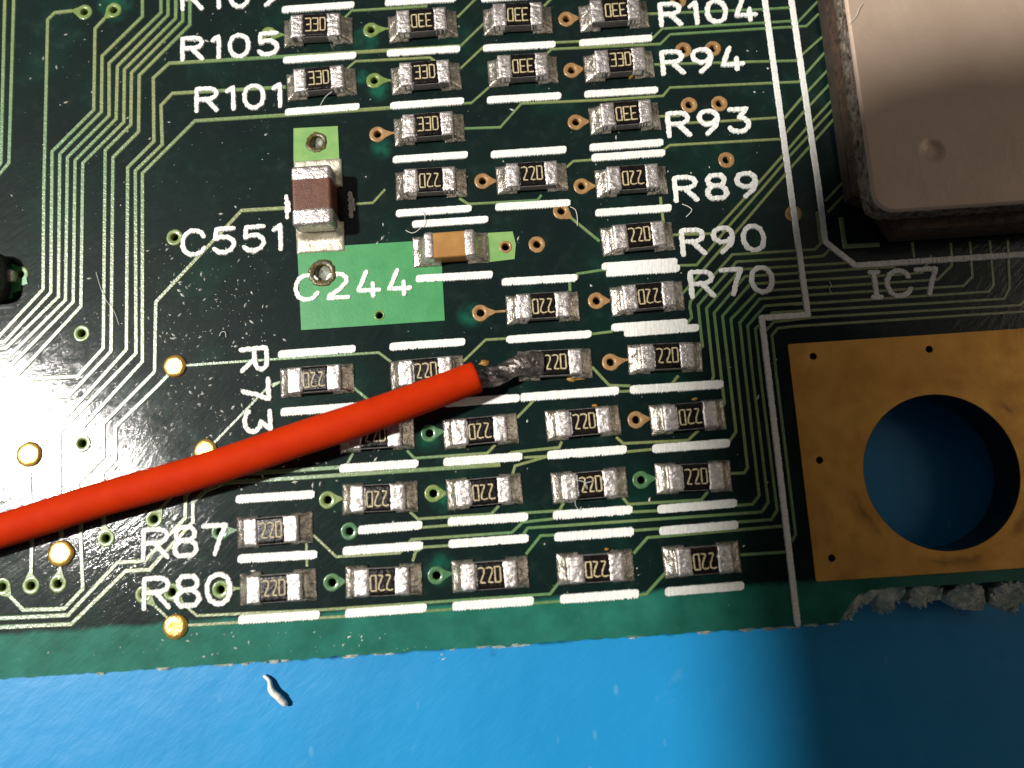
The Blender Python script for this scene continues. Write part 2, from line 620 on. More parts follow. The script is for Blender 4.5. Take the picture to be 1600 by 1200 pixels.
def make_mat_blue():
    m, t, b, pos = nt('blue_bench_mat')
    c = ramp(t, noise_tex(t, pos, 0.25, 5), [(0.3, (0.010, 0.235, 0.52)), (0.7, (0.013, 0.26, 0.565))])
    sc = ramp(t, noise_tex(t, pos, 1.1, 6, 0.7, (0.5, 1, 1, 40)), [(0.62, (0, 0, 0)), (0.78, (0.22, 0.22, 0.22))])
    c = mixc(t, sc, c, (0.16, 0.36, 0.55))
    vo = t.nodes.new('ShaderNodeTexVoronoi')
    vo.inputs['Scale'].default_value = 0.22
    t.links.new(pos, vo.inputs['Vector'])
    d = ramp(t, vo.outputs['Distance'], [(0.018, (0.7, 0.7, 0.7)), (0.045, (0, 0, 0))])
    c = mixc(t, d, c, (0.01, 0.07, 0.13))
    vo2 = t.nodes.new('ShaderNodeTexVoronoi')
    vo2.inputs['Scale'].default_value = 0.8
    mp = t.nodes.new('ShaderNodeMapping')
    mp.inputs['Rotation'].default_value = (0, 0, 0.6)
    mp.inputs['Scale'].default_value = (1, 0.45, 1)
    t.links.new(pos, mp.inputs['Vector'])
    t.links.new(mp.outputs['Vector'], vo2.inputs['Vector'])
    d2 = ramp(t, vo2.outputs['Distance'], [(0.04, (0.22, 0.22, 0.22)), (0.10, (0, 0, 0))])
    c = mixc(t, d2, c, (0.25, 0.45, 0.62))
    t.links.new(c, b.inputs['Base Color'])
    b.inputs['Roughness'].default_value = 0.42
    b.inputs['Specular IOR Level'].default_value = 0.35
    n1 = bump(t, b, noise_tex(t, pos, 0.4, 2), 0.06)
    bump(t, b, noise_tex(t, pos, 3.5, 4, 0.6, (0.4, 1, 1, 40)), 0.012, 1.0, n1)
    return m


M['blue'] = make_mat_blue()

# ---------------------------------------------------------------- the surface underneath
MAT_Z = -2.4
mb = MB()
mb.add([(-260, -260, MAT_Z), (260, -260, MAT_Z), (260, 260, MAT_Z), (-260, 260, MAT_Z)], [(0, 1, 2, 3)])
tag(mb.build('bench_mat', M['blue']), 'bright blue rubber bench mat under the circuit board', kind='structure')

# ---------------------------------------------------------------- circuit board
board = tag(empty('circuit_board', (0, 0, 0)), 'dark green circuit board with white lettering and one ragged milled edge', 'circuit board')

# vias: px, py, ring kind, tail end (px) or None, radius factor
VIAS = [
    (132, 19, 'g', (113, 17)), (178, 16, 'g', (164, 29)), (273, 371, 'g', None), (32, 429, 'g', None), (128, 521, 'g', None),
    (129, 693, 'g', (130, 668)), (241, 811, 'g', (252, 793)), (166, 841, 'g', (162, 815)), (344, 831, 't', (372, 828)),
    (4, 917, 'g', (17, 932)), (49, 915, 'g', (47, 893)), (91, 912, 'g', (95, 885)), (225, 929, 'g', (243, 947)), (269, 925, 'g', (290, 946)),
    (345, 921, 'g', (376, 919)), (420, 54, 'g', (446, 55)), (580, 47, 'g', (607, 45)), (585, 126, 'g', (611, 126)), (590, 210, 'c', (616, 208)),
    (754, 283, 'c', (775, 283)), (885, 30, 'c', (904, 28)), (893, 110, 'c', (911, 108)), (900, 191, 'c', (920, 190)), (909, 291, 'c', (930, 291)),
    (1068, 78, 'c', None), (1114, 76, 'c', None), (1077, 164, 'c', None), (1124, 162, 'c', None), (1135, 250, 'c', None), (1060, 1, 'c', None),
    (751, 489, 'c', (790, 486)), (877, 330, 'c', (893, 341)), (839, 382, 'c', None), (932, 470, 'c', (953, 470)), (954, 566, 'c', (981, 562)),
    (1240, 334, 'c', None), (671, 677, 't', (694, 674)), (512, 781, 'g', (535, 779)), (677, 771, 'g', (697, 771)), (546, 830, 't', None),
    (682, 899, 't', (706, 896)), (519, 910, 't', (540, 908)), (994, 656, 'c', (1015, 654)), (1002, 750, 't', (1024, 747)),
]
BIGVIAS = [(495, 223, 0.46), (504, 427, 0.58)]
PADHOLES = [(593, 493, 0.15), (790, 386, 0.17)]
GOLDHOLES = [(1270, 557, 0.145), (1451, 546, 0.145), (1280, 719, 0.145), (1299, 872, 0.145), (1640, 536, 0.145), (1640, 870, 0.145)]
hole_c = P2(1470.5, 737)
HOLE_R = 2.98

VR, VH = 0.345, 0.155
outer = []
xl, xr, yt = -42.0, 40.0, 44.0
x = xl
x_notch = P(1316, 971).x
er = random.Random(3)
while x < x_notch:
    outer.append((x, EDGE_Y + er.uniform(-0.03, 0.03) - (0.05 if er.random() < 0.06 else 0)))
    x += 0.22
for q in ((1326, 947), (1341, 930), (1360, 922), (1392, 918), (1430, 917), (1480, 914), (1560, 909)):
    outer.append(P2(*q))
outer += [(26, P(1560, 909).y - 0.02), (xr, P(1560, 909).y)]
outer += [(xr, yt), (xl, yt)]
holes = [circle(P2(v[0], v[1]), VH + 0.03, 14) for v in VIAS]
holes += [circle(P2(a, b), r * 0.55 + 0.02, 14) for a, b, r in BIGVIAS]
holes += [circle(P2(a, b), r, 14) for a, b, r in PADHOLES + GOLDHOLES]
holes.append(circle(hole_c, HOLE_R, 96))
mb = MB()
slab(mb, outer, holes, -1.6, 0.0)
mb.build('substrate', M['mask'], board)

# ragged glass-fibre lumps along the milled break line
LUMPS = [
    [(1316, 972), (1345, 970), (1352, 952), (1368, 941), (1376, 926), (1362, 919), (1342, 927), (1326, 946)],
    [(1375, 922), (1380, 948), (1388, 961), (1401, 961), (1413, 958), (1407, 946), (1420, 935), (1418, 920), (1395, 914)],
    [(1426, 922), (1432, 945), (1455, 953), (1462, 943), (1480, 940), (1480, 921), (1440, 913)],
    [(1486, 932), (1500, 948), (1525, 959), (1555, 958), (1556, 945), (1540, 918), (1510, 911)],
    [(1560, 922), (1563, 945), (1590, 960), (1606, 962), (1622, 940), (1610, 912), (1570, 909)],
]


def lump(poly, ztop, zbot, name, parent, material, seed, rough=0.12):
    r = random.Random(seed)
    pts = [Vector(P2(a, b, ztop)) for a, b in poly]
    fine = []
    for i in range(len(pts)):
        a, b = pts[i], pts[(i + 1) % len(pts)]
        k = max(2, int((b - a).length / 0.16))
        for j in range(k):
            fine.append(a + (b - a) * j / k)
    c = sum(fine, Vector((0, 0))) / len(fine)
    YT = max(q.y for q in fine)
    m = MB()
    n = len(fine)
    rings = []
    for s, z in ((1.0, zbot), (1.0, (zbot + ztop) / 2), (1.0, ztop - 0.06), (0.9, ztop), (0.45, ztop + 0.02)):
        ring = []
        for i, q in enumerate(fine):
            p = c + (q - c) * s * (1 + r.uniform(-0.07, 0.07))
            nz = mnoise.noise(Vector((p.x * 3, p.y * 3, seed))) * rough - (max(0.0, min(1.0, (YT - p.y) / 1.1)) * 0.75 if z > zbot + 0.3 else 0)
            ring.append((p.x, p.y, z + nz))
        rings.append(ring)
    for ring in rings:
        m.v += ring
    for k in range(len(rings) - 1):
        for i in range(n):
            a, b = k * n + i, k * n + (i + 1) % n
            m.f.append((a, b, b + n, a + n))
    m.v.append((c.x, c.y, ztop + 0.04 - max(0.0, min(1.0, (YT - c.y) / 1.1)) * 0.75))
    e = len(m.v) - 1
    s = (len(rings) - 1) * n
    for i in range(n):
        m.f.append((s + i, s + (i + 1) % n, e))
    fl = [(q.x, q.y) for q in fine]
    x0, x1 = min(q[0] for q in fl), max(q[0] for q in fl)
    y0 = min(q[1] for q in fl)
    k = 0
    while k < 46:
        p = Vector((r.uniform(x0, x1), r.uniform(y0, YT)))
        if not inside(p, fl):
            continue
        k += 1
        ang = math.radians(-58 + r.uniform(-24, 24))
        d = Vector((math.cos(ang), math.sin(ang)))
        L = r.uniform(0.15, 0.42)
        w = r.uniform(0.03, 0.09)
        nn = Vector((-d.y, d.x)) * w
        z = ztop - 0.75 * max(0.0, min(1.0, (YT - p.y) / 1.1)) + r.uniform(-0.02, 0.14)
        a, b = p - d * L * 0.5, p + d * L * 0.5
        zb = z - r.uniform(0.1, 0.3)
        m.add([(a.x + nn.x, a.y + nn.y, z), (a.x - nn.x, a.y - nn.y, z - 0.02), (b.x - nn.x * 0.3, b.y - nn.y * 0.3, zb), (b.x + nn.x * 0.3, b.y + nn.y * 0.3, zb + 0.02),
               (a.x, a.y, z - 0.18), (b.x, b.y, zb - 0.12)], [(0, 1, 2, 3), (1, 0, 4), (2, 1, 4, 5), (0, 3, 5, 4), (3, 2, 5)])
    o = m.build(name, material, parent)
    return o


for i, poly in enumerate(LUMPS):
    lump(poly, -0.25 if i else -0.12, -1.5, 'frayed_tab', board, M['fibre'], 20 + i)

# small pale chips of torn laminate on the lower edge
er = random.Random(11)
for i, (cx, n) in enumerate(((160, 2), (268, 3), (345, 3), (385, 3), (430, 4), (452, 2), (545, 3), (605, 3), (718, 1), (755, 4), (780, 4), (812, 5), (995, 4), (1105, 5), (1170, 3), (1215, 5), (1245, 3), (1275, 6), (1310, 4))):
    m = MB()
    for k in range(n):
        c = P(cx + er.uniform(-9, 9) + k * 4 - n * 2, 1021)
        L = er.uniform(0.08, 0.30)
        d = er.uniform(0.04, 0.13)
        y = EDGE_Y
        a = er.uniform(-0.05, 0.05)
        z0, z1 = -er.uniform(0.25, 0.6), er.uniform(-0.08, 0.02)
        v = [(c.x - L, y + 0.03, z1), (c.x + L, y + 0.03, z1), (c.x + L * 0.6 + a, y - d, z1 - 0.08), (c.x - L * 0.5 + a, y - d * 0.8, z1 - 0.04),
             (c.x - L, y + 0.03, z0), (c.x + L, y + 0.03, z0), (c.x + L * 0.6 + a, y - d * 0.7, z0), (c.x - L * 0.5 + a, y - d * 0.6, z0)]
        m.add(v, [(3, 2, 1, 0), (4, 5, 6, 7), (0, 1, 5, 4), (1, 2, 6, 5), (2, 3, 7, 6), (3, 0, 4, 7)])
    m.build('torn_edge_chip', M['fibre'], board)

# ---- copper traces, photo pixels
TW, TN = 0.18, 0.125
TR = [
    # two bundles on the left
    (TW, [(8, 0), (2, 255), (-8, 268)]), (TW, [(22, 0), (14.5, 255), (0, 272)]),
    (TW, [(113, 17), (86, 20), (75, 31), (69, 300), (68, 452), (0, 525)]),
    (TW, [(164, 29), (149, 45), (147, 172), (82, 237), (80, 457), (8, 534), (0, 534.5)]),
    (TW, [(223, 0), (223, 26), (160, 88), (159, 175), (94, 241), (92, 464), (10, 544), (0, 545)]),
    (TW, [(252, 0), (252, 20), (171, 99), (171, 181), (106, 246), (103, 469), (15, 557), (0, 558)]),
    (TW, [(263, 0), (263, 24), (184, 104), (182, 186), (118, 251), (115, 472), (20, 569), (0, 570)]),
    (TW, [(275, 0), (275, 29), (195, 109), (194, 191), (130, 255), (127, 479), (30, 584), (0, 586)]),
    (TW, [(286, 0), (286, 33), (206, 114), (205, 195), (165, 235), (162, 544), (122, 588), (0, 595)]),
    (TW, [(297, 0), (297, 39), (218, 118), (217, 206), (177, 246), (174, 549), (108, 619), (0, 626)]),
    (TW, [(720, 72), (400, 91), (265, 99), (240, 122), (241, 221), (200, 262), (198, 546), (60, 700)]),
    (TW, [(447, 136), (270, 146), (252, 165), (254, 226), (212, 267), (213, 552), (94, 675), (94, 770), (96, 850)]),
    (TN, [(764, 137), (737, 161), (612, 169)]), (TW, [(611, 168.5), (445, 180), (305, 189), (223, 271), (223, 565), (130, 667), (129, 682)]),
    (TW, [(447, 325), (378, 329), (244, 472), (242, 581), (162, 662), (162, 714), (122, 755), (126, 822), (130, 920), (101, 951), (37, 953), (17, 932)]),
    (TW, [(266, 583), (250, 600), (181, 667), (181, 717), (161, 740), (162, 815)]),
    (TW, [(46, 722), (50, 860), (49, 900)]),
    (TN, [(292, 571), (435, 561), (592, 551), (612, 566)]),
    (TN, [(330, 697), (422, 602), (438, 597)]),
    (TN, [(252, 793), (322, 720)]),
    (TW, [(550, 729), (400, 739), (322, 742), (290, 774), (290, 809), (227, 876), (184, 879), (107, 961), (0, 966)]),
    (TW, [(782, 726), (400, 751), (352, 754), (322, 766), (302, 784), (302, 815), (234, 890), (197, 892), (112, 975), (0, 980)]),
    (TN, [(290, 946), (308, 962), (500, 953), (860, 928), (876, 907)]),
    (TN, [(292, 977), (380, 972), (540, 963), (720, 951), (990, 931), (1010, 928), (1040, 895)]),
    (TN, [(243, 947), (262, 965)]), (TN, [(95, 880), (92, 905)]),
    # between the resistors
    (TN, [(538, 29), (550, 17), (668, 10)]), (TN, [(715, 27), (742, 0)]), (TN, [(720, 72), (757, 36)]),
    (TN, [(543, 107), (556, 96), (672, 90), (680, 96)]), (TN, [(720, 107), (756, 73), (880, 66), (1020, 60), (1035, 45), (1190, 36), (1237, 33)]),
        (TN, [(854, 85), (862, 77), (1032, 69), (1047, 54), (1190, 45), (1241, 42), (1260, 41), (1279, 22)]),
    (TN, [(850, 10), (860, 0)]),
    (TN, [(1011, 22), (1187, 15), (1236, 12)]), (TN, [(1240, 42), (1277, 3)]),
    (TN, [(1022, 101), (1200, 96), (1243, 95), (1287, 56)]), (TN, [(726, 201), (782, 199), (815, 162), (947, 156), (1036, 150), (1047, 137), (1200, 130), (1248, 128), (1289, 82)]),
    (TN, [(1030, 182), (1062, 181)]), (TN, [(1060, 193), (1120, 190), (1213, 184)]),
    (TN, [(924, 245), (1036, 235), (1047, 227), (1226, 217)]),
    (TN, [(885, 262), (896, 252), (924, 250)]), (TN, [(555, 319), (583, 317), (602, 296)]),
    (TN, [(718, 310), (732, 319), (840, 313), (846, 305)]),
    (TN, [(893, 341), (937, 377)]), (TN, [(1032, 308), (1037, 350)]),
    (TN, [(1052, 367), (1112, 365), (1127, 350), (1182, 290), (1226, 240), (1264, 196), (1304, 152)]),
    (TN, [(902, 436), (902, 428), (940, 422), (1060, 415), (1089, 414), (1142, 350), (1195, 290), (1234, 244), (1303, 169)]),
    (TN, [(1064, 462), (1090, 432), (1147, 366), (1212, 290), (1237, 261), (1304, 185)]),
    (TN, [(1225, 186), (1251, 155), (1294, 109)]), (TN, [(1228, 208), (1255, 176), (1298, 130)]),
    (TN, [(890, 436), (891, 455)]),
    (TN, [(724, 565), (759, 531), (792, 529)]), (TN, [(925, 573), (952, 602), (985, 603)]), (TN, [(925, 522), (957, 518)]),
    (TN, [(965, 612), (985, 611)]), (TN, [(1060, 587), (1050, 600)]),
    (TN, [(547, 601), (575, 624)]), (TN, [(426, 604), (436, 598)]),
    (TN, [(808, 653), (834, 626)]), (TN, [(878, 690), (874, 699), (800, 707), (790, 712), (770, 716)]),
    (TN, [(963, 683), (974, 693), (1075, 688), (1092, 672)]), (TN, [(979, 706), (1020, 702)]),
    (TN, [(818, 715), (856, 713)]), (TN, [(636, 704), (648, 716), (762, 708), (774, 695)]), (TN, [(552, 708), (543, 724)]),
    (TN, [(800, 745), (805, 728), (856, 713)]),
    (TN, [(640, 799), (653, 811), (768, 803), (780, 790)]), (TN, [(660, 824), (700, 821)]),
    (TN, [(560, 830), (660, 824), (745, 818), (805, 812), (812, 802), (874, 798), (882, 784)]),
    (TN, [(973, 777), (982, 788), (1096, 781), (1106, 768)]), (TN, [(988, 800), (1028, 798)]),
    
    (TN, [(490, 836), (526, 870), (625, 864), (643, 843), (800, 832), (817, 816), (866, 810.5)]),
    (TN, [(645, 877), (650, 862), (662, 855), (810, 845), (825, 825), (1060, 809), (1190, 800), (1200, 785), (1192, 719), (1175, 579), (1168, 509), (1195, 478), (1250, 474), (1266, 473)]),
        (TN, [(822, 866), (845, 837), (866, 836)]), (TN, [(990, 829), (1030, 826)]), (TN, [(990, 865), (1012, 840), (1060, 836), (1222, 822)]),
    (TN, [(479, 849), (480, 885)]), (TN, [(1157, 867), (1237, 862)]),
    # the bus along the right
    (TN, [(1276, 331), (1282, 380), (1273, 390), (1256, 391), (1144, 398), (1114, 432), (1079, 471), (1078, 480), (1081, 496), (1074, 505)]),
    (TN, [(1296, 390), (1286, 400), (1256, 403), (1151, 409), (1091, 477), (1095, 517), (1098, 541), (1092, 547)]),
    (TN, [(1323, 411), (1258, 415), (1157, 421), (1104, 482), (1114, 579), (1115, 587), (1112, 598)]),
    (TN, [(1400, 417), (1359, 419), (1259, 426), (1164, 432), (1116, 489), (1126, 579), (1132, 630), (1128, 637)]),
    (TN, [(1455, 400), (1440, 426), (1424, 428), (1261, 438), (1172, 444), (1129, 494), (1139, 579), (1150, 675), (1138, 692)]),
    (TN, [(1485, 380), (1487, 414), (1465, 437), (1264, 450), (1184, 455), (1142, 499), (1151, 579), (1168, 731), (1163, 739), (1141, 740)]),
    (TN, [(1515, 378), (1519, 432), (1505, 447), (1265, 461), (1187, 467), (1156, 504), (1164, 579), (1186, 774), (1176, 788), (1150, 790)]),
    (TN, [(1546, 376), (1552, 445), (1544, 456), (1266, 474), (1240, 476)]),
    (TN, [(1574, 375), (1577, 450), (1568, 467), (1267, 485), (1206, 489), (1180, 514), (1187, 579), (1214, 797), (1205, 812), (1150, 816)]),
    (TN, [(1606, 373), (1607, 464), (1593, 477), (1269, 496), (1209, 503), (1195, 518)]),
    (TN, [(1600, 487), (1240, 510), (1215, 513), (1206, 524), (1212, 579), (1243, 835), (1237, 846)]),
    (TN, [(1289, 315), (1322, 280)]), (TN, [(1293, 332), (1325, 298)]), (TN, [(1425, 378), (1428, 402)]),
    (0.2, [(1314, 340), (1320, 385), (1374, 382)]),
]


def extend(pts):
    """carry a trace that leaves the picture on across the board"""
    pts = list(pts)
    for end in (0, -1):
        q = pts[end]
        if q[0] <= 0 or q[1] <= 0 or q[0] >= 1600:
            o = pts[1] if end == 0 else pts[-2]
            d = Vector(q) - Vector(o)
            d.normalize()
            e = (q[0] + d.x * 260, q[1] + d.y * 260)
            if end == 0:
                pts[0] = e
            else:
                pts[-1] = e
    return pts


for i, (w, pts) in enumerate(TR):
    m = MB()
    ribbon(m, [P2(*q) for q in extend(pts)], w, -0.004, 0.030 + 0.0006 * (i % 9), 0.3)
    m.build('trace', M['trace'], board)

# ---- areas of copper under the mask
def poly_px(m, pts, z0, z1, holes_=()):
    slab(m, [P2(*q) for q in pts], list(holes_), z0, z1, bottom=False)


m = MB()
poly_px(m, [(459, 250), (459, 201), (528, 197.5), (531, 262), (460, 262)], -0.004, 0.034, [circle(P2(495, 223), 0.27, 14)])
m.build('copper_area', M['green_light'], board)
m = MB()
poly_px(m, [(465, 392), (471, 516), (695, 501), (690, 404), (655, 404), (650, 377), (538, 384), (536, 392)], -0.004, 0.034,
        [circle(P2(504, 427), 0.34, 14), circle(P2(593, 493), 0.15, 14)])
m.build('copper_area', M['green'], board)
m = MB()
poly_px(m, [(752, 365), (801, 362), (806, 382), (804, 405), (754, 411)], -0.004, 0.034, [circle(P2(790, 386), 0.17, 14)])
m.build('copper_area', M['green_light'], board)
m = MB()
poly_px(m, [(-40, 470), (20, 466), (20, 458), (33, 454), (33, 446), (44, 444), (38, 420), (14, 410), (-40, 410)], -0.004, 0.034, [circle(P2(32, 429), VH + 0.03, 14)])
m.build('copper_area', M['green'], board)

# ---- gold mounting pad with its hole
gx0, gy0, gy1 = P(1252, 720).x, P(1420, 899).y, P(1420, 525.5).y
m = MB()
gp = rrect(gx0, gx0 + 12.2, gy0, gy1, 0.08, 3)
slab(m, gp, [circle(hole_c, HOLE_R + 0.03, 96)] + [circle(P2(a, b), r, 14) for a, b, r in GOLDHOLES], -0.004, 0.045, bottom=False)
g = m.build('mounting_pad', M['gold'], board)
tag(g, 'tarnished gold plated pad round a large mounting hole')

# ---- vias
def ring_mesh(c, r_out, r_in, z1, tail=None, rough=0.0, seed=0, n=24):
    r = random.Random(seed)
    m_ = MB()
    c = Vector(c)
    loops = []
    td = None
    if tail is not None:
        td = Vector(tail) - c
        tl, td = td.length, td.normalized()
    outl = []
    for i in range(n):
        a = 2 * math.pi * i / n
        d = Vector((math.cos(a), math.sin(a)))
        rr = r_out * (1 + r.uniform(-rough, rough))
        if td is not None:
            cs = d.dot(td)
            if cs > 0.55:
                rr = max(rr, min(r_out * 1.45, r_out * 0.86 / max(0.2, math.sin(math.acos(min(1, cs)) + 0.62))))
        outl.append(c + d * rr)
    prof = [(outl, 0.0, -0.004), (outl, 0.05, z1 * 0.8), (outl, 0.12, z1)]
    inn = [c + Vector((math.cos(2 * math.pi * i / n), math.sin(2 * math.pi * i / n))) * r_in for i in range(n)]
    rings = [[(p.x, p.y, -0.004) for p in outl],
             [((c + (p - c) * 0.95).x, (c + (p - c) * 0.95).y, z1 * 0.85) for p in outl],
             [((c + (p - c) * 0.86).x, (c + (p - c) * 0.86).y, z1) for p in outl],
             [((c + (p - c) * 1.18).x, (c + (p - c) * 1.18).y, z1) for p in inn],
             [(p.x, p.y, z1 * 0.4) for p in inn],
             [(p.x, p.y, -0.22) for p in inn]]
    for q in rings:
        m_.v += q
    for k in range(len(rings) - 1):
        for i in range(n):
            a, b = k * n + i, k * n + (i + 1) % n
            m_.f.append((a, b, b + n, a + n))
    return m_


def barrel_mesh(c, r, z0, z1, n=16):
    m_ = MB()
    q = circle(c, r, n)
    m_.add([(a, b, z1) for a, b in q] + [(a, b, z0) for a, b in q], [(i, n + i, n + (i + 1) % n, (i + 1) % n) for i in range(n)])
    return m_


def plug_mesh(c, r, z, dep, n=14):
    m_ = MB()
    rings = [[(a, b, z) for a, b in circle(c, r, n)], [(a, b, z - dep * 0.6) for a, b in circle(c, r * 0.66, n)], [(a, b, z - dep) for a, b in circle(c, r * 0.3, n)]]
    for q in rings:
        m_.v += q
    for k in range(2):
        for i in range(n):
            a, b = k * n + i, k * n + (i + 1) % n
            m_.f.append((a, b, b + n, a + n))
    m_.f.append(tuple(2 * n + i for i in range(n)))
    return m_


for i, (a, b, kind, tail) in enumerate(VIAS):
    c = P2(a, b)
    mm_ = {'g': 'ring_green', 't': 'ring_teal', 'c': 'ring_copper'}[kind]
    v = ring_mesh(c, VR, VH, 0.032, None, 0.025, i).build('via', M[mm_], board, smooth=True)
    barrel_mesh(c, VH + 0.012, -1.55, -0.20).build('barrel', M['barrel'], v)
    if kind == 'c' or i % 3 == 0:
        plug_mesh(c, VH + 0.01, -0.30, 0.16).build('plug', M['plug'], v, smooth=True)
    if tail is not None:
        m = MB()
        cc = Vector(c)
        t_ = Vector(P2(*tail))
        d = (t_ - cc).normalized()
        tip = min(VR * 1.75, (t_ - cc).length)
        ribbon(m, [cc + d * (VR * 0.62), cc + d * (VR * 1.05), cc + d * tip] + ([t_] if (t_ - cc).length > tip + 0.03 else []), [VR * 1.5, VR * 0.92, 0.10, 0.10][:4 if (t_ - cc).length > tip + 0.03 else 3], -0.004, 0.0285 + 0.0004 * (i % 5), 0.12)
        m.build('neck', M[mm_], v)
for i, (a, b, r) in enumerate(BIGVIAS):
    c = P2(a, b)
    v = ring_mesh(c, r, r * 0.55, 0.07, None, 0.07, 90 + i, 28).build('via', M['burnt'], board, smooth=True)
    plug_mesh(c, r * 0.8, 0.085, 0.28).build('plug', M['plug_grey'], v, smooth=True)
    barrel_mesh(c, r * 0.55 + 0.01, -1.5, -0.2).build('barrel', M['barrel'], v)
v = ring_mesh(P2(790, 386), 0.27, 0.15, 0.05, None, 0.05, 3).build('via', M['ring_copper'], board, smooth=True)
v = ring_mesh(P2(593, 493), 0.22, 0.14, 0.046, None, 0.03, 4).build('via', M['ring_green'], board, smooth=True)

# ---- round test pads
for i, (a, b, r) in enumerate(((274, 572, 0.45), (46.5, 710, 0.5), (96, 865, 0.5), (275, 979, 0.47), (322, 704, 0.45))):
    c = Vector(P2(a, b))
    m = MB()
    n = 26
    rr = random.Random(i)
    jit = [1 + rr.uniform(-0.025, 0.025) for _ in range(n)]
    rings = []
    for s, z in ((1.0, -0.004), (1.0, 0.05), (0.93, 0.085), (0.6, 0.10), (0.25, 0.095)):
        rings.append([(c.x + r * s * jit[k] * math.cos(2 * math.pi * k / n), c.y + r * s * jit[k] * math.sin(2 * math.pi * k / n), z) for k in range(n)])
    for q in rings:
        m.v += q
    for k in range(len(rings) - 1):
        for j in range(n):
            e, f = k * n + j, k * n + (j + 1) % n
            m.f.append((e, f, f + n, e + n))
    m.f.append(tuple((len(rings) - 1) * n + j for j in range(n)))
    m.build('test_pad', M['gold_bright'], board, smooth=True)

# ---- silkscreen
SZ0, SZ1 = 0.030, 0.056
BARS = [
    (441, 16, 554, 8), (602, 5, 713, -2), (752, -1, 862, -9), (443, 95, 557, 87), (605, 84, 719, 77), (755, 76, 868, 70), (905, 68, 1019, 60),
    (446, 176, 562, 167), (610, 166, 725, 158), (761, 157, 877, 150), (913, 148, 1028, 141), (614, 250, 731, 242), (767, 242, 885, 234),
    (921, 231, 1036, 223), (924, 247, 1039, 239), (619, 334, 737, 326), (644, 351, 763, 343), (774, 324, 891, 317), (930, 333, 1049, 325),
    (940, 417, 1058, 409), (947, 427, 1062, 419), (650, 436, 770, 429), (784, 441, 902, 434), (955, 512, 1074, 504), (975, 521, 1092, 512),
    (791, 531, 924, 522), (435, 554, 556, 545), (609, 542, 727, 534), (693, 630, 812, 622), (813, 621, 967, 610), (984, 609, 1130, 600),
    (439, 644, 560, 635), (531, 732, 654, 724), (693, 722, 816, 713), (855, 711, 979, 702), (1019, 701, 1140, 692), (369, 780, 492, 772),
    (560, 828, 660, 820), (700, 815, 825, 807), (864, 805, 988, 796), (1027, 796, 1151, 786), (372, 873, 496, 866), (536, 861, 661, 852),
    (701, 850, 826, 841), (866, 839, 990, 830), (1030, 830, 1153, 820), (373, 968, 500, 960), (540, 958, 667, 949), (707, 947, 834, 938),
    (875, 936, 998, 927), (1039, 925, 1162, 915),
]


def ink_bar(m, p, q, w, teeth, r):
    """bar of closely plotted strokes: toothed long edges, nicks at the ends"""
    p, q = Vector(p), Vector(q)
    d = (q - p).normalized()
    nrm = Vector((-d.y, d.x))
    n = max(4, int((q - p).length / 0.055))
    vs, fs = [], []
    lo_t = r.random() < 0.75
    for i in range(n + 1):
        s = i / n
        e = 1.0
        if i == 0 or i == n:
            e = 0.55
        elif i == 1 or i == n - 1:
            e = 0.86
        t = (0.065 * r.uniform(0.5, 1) if i % 2 else 0.0) * teeth
        hu = w / 2 * e + r.uniform(-0.010, 0.008) + t * 0.5
        hd = w / 2 * e + r.uniform(-0.010, 0.008) + (t if lo_t else t * 0.4)
        if r.random() < 0.015:
            hd -= 0.05
        z = SZ1 + r.uniform(-0.006, 0.006)
        c = p + (q - p) * s
        for k, zz in ((hu, SZ0 - 0.034), (hu * 0.9, z), (-hd * 0.9, z), (-hd, SZ0 - 0.034)):
            a = c + nrm * k + d * (k * 0.12)
            vs.append((a.x, a.y, zz))
    for i in range(n):
        a, b = i * 4, i * 4 + 4
        for k in range(3):
            fs.append((a + k + 1, a + k, b + k, b + k + 1))
    fs.append((0, 1, 2, 3))
    e = n * 4
    fs.append((e + 3, e + 2, e + 1, e))
    m.add(vs, fs)


for i, (a, b, c, d) in enumerate(BARS):
    m = MB()
    r = random.Random(100 + i)
    ink_bar(m, P2(a, b), P2(c, d), 0.32, 1.0 if b > 600 else 0.55, r)
    m.build('silkscreen_bar', M['silk'], board)
for pts in ([(448, 308), (449.5, 340)], [(547, 303), (549, 338)]):
    m = MB()
    r = random.Random(5)
    stroke(m, [P2(*q) for q in pts], 0.20, 0.0, SZ1, 0.06, 0.35, r)
    stroke(m, [P2(pts[0][0] + 4, pts[0][1] + 8), P2(pts[1][0] + 4, pts[1][1] - 10)], 0.12, 0.0, SZ1 + 0.004, 0.06, 0.35, r)
    m.build('silkscreen_tick', M['silk'], board)

# outlines round the big chip and the resistor field
for pts in ([(1193, -20), (1195, 0), (1262, 492), (1190, 497), (1246, 974)], [(1232, -30), (1236.5, 0), (1280, 300), (1289, 378), (1336, 415), (1600, 397.5), (1800, 384)]):
    m = MB()
    q = [P2(*a) for a in pts]
    r = random.Random(17)
    zz = SZ1 + 0.003
    for k, (a, b) in enumerate(zip(q[:-1], q[1:])):
        stroke(m, [a, b], 0.26, 0.0, zz + 0.003 * (k % 2), 0.055, 0.10, r)
    m.build('silkscreen_outline', M['silk'], board)

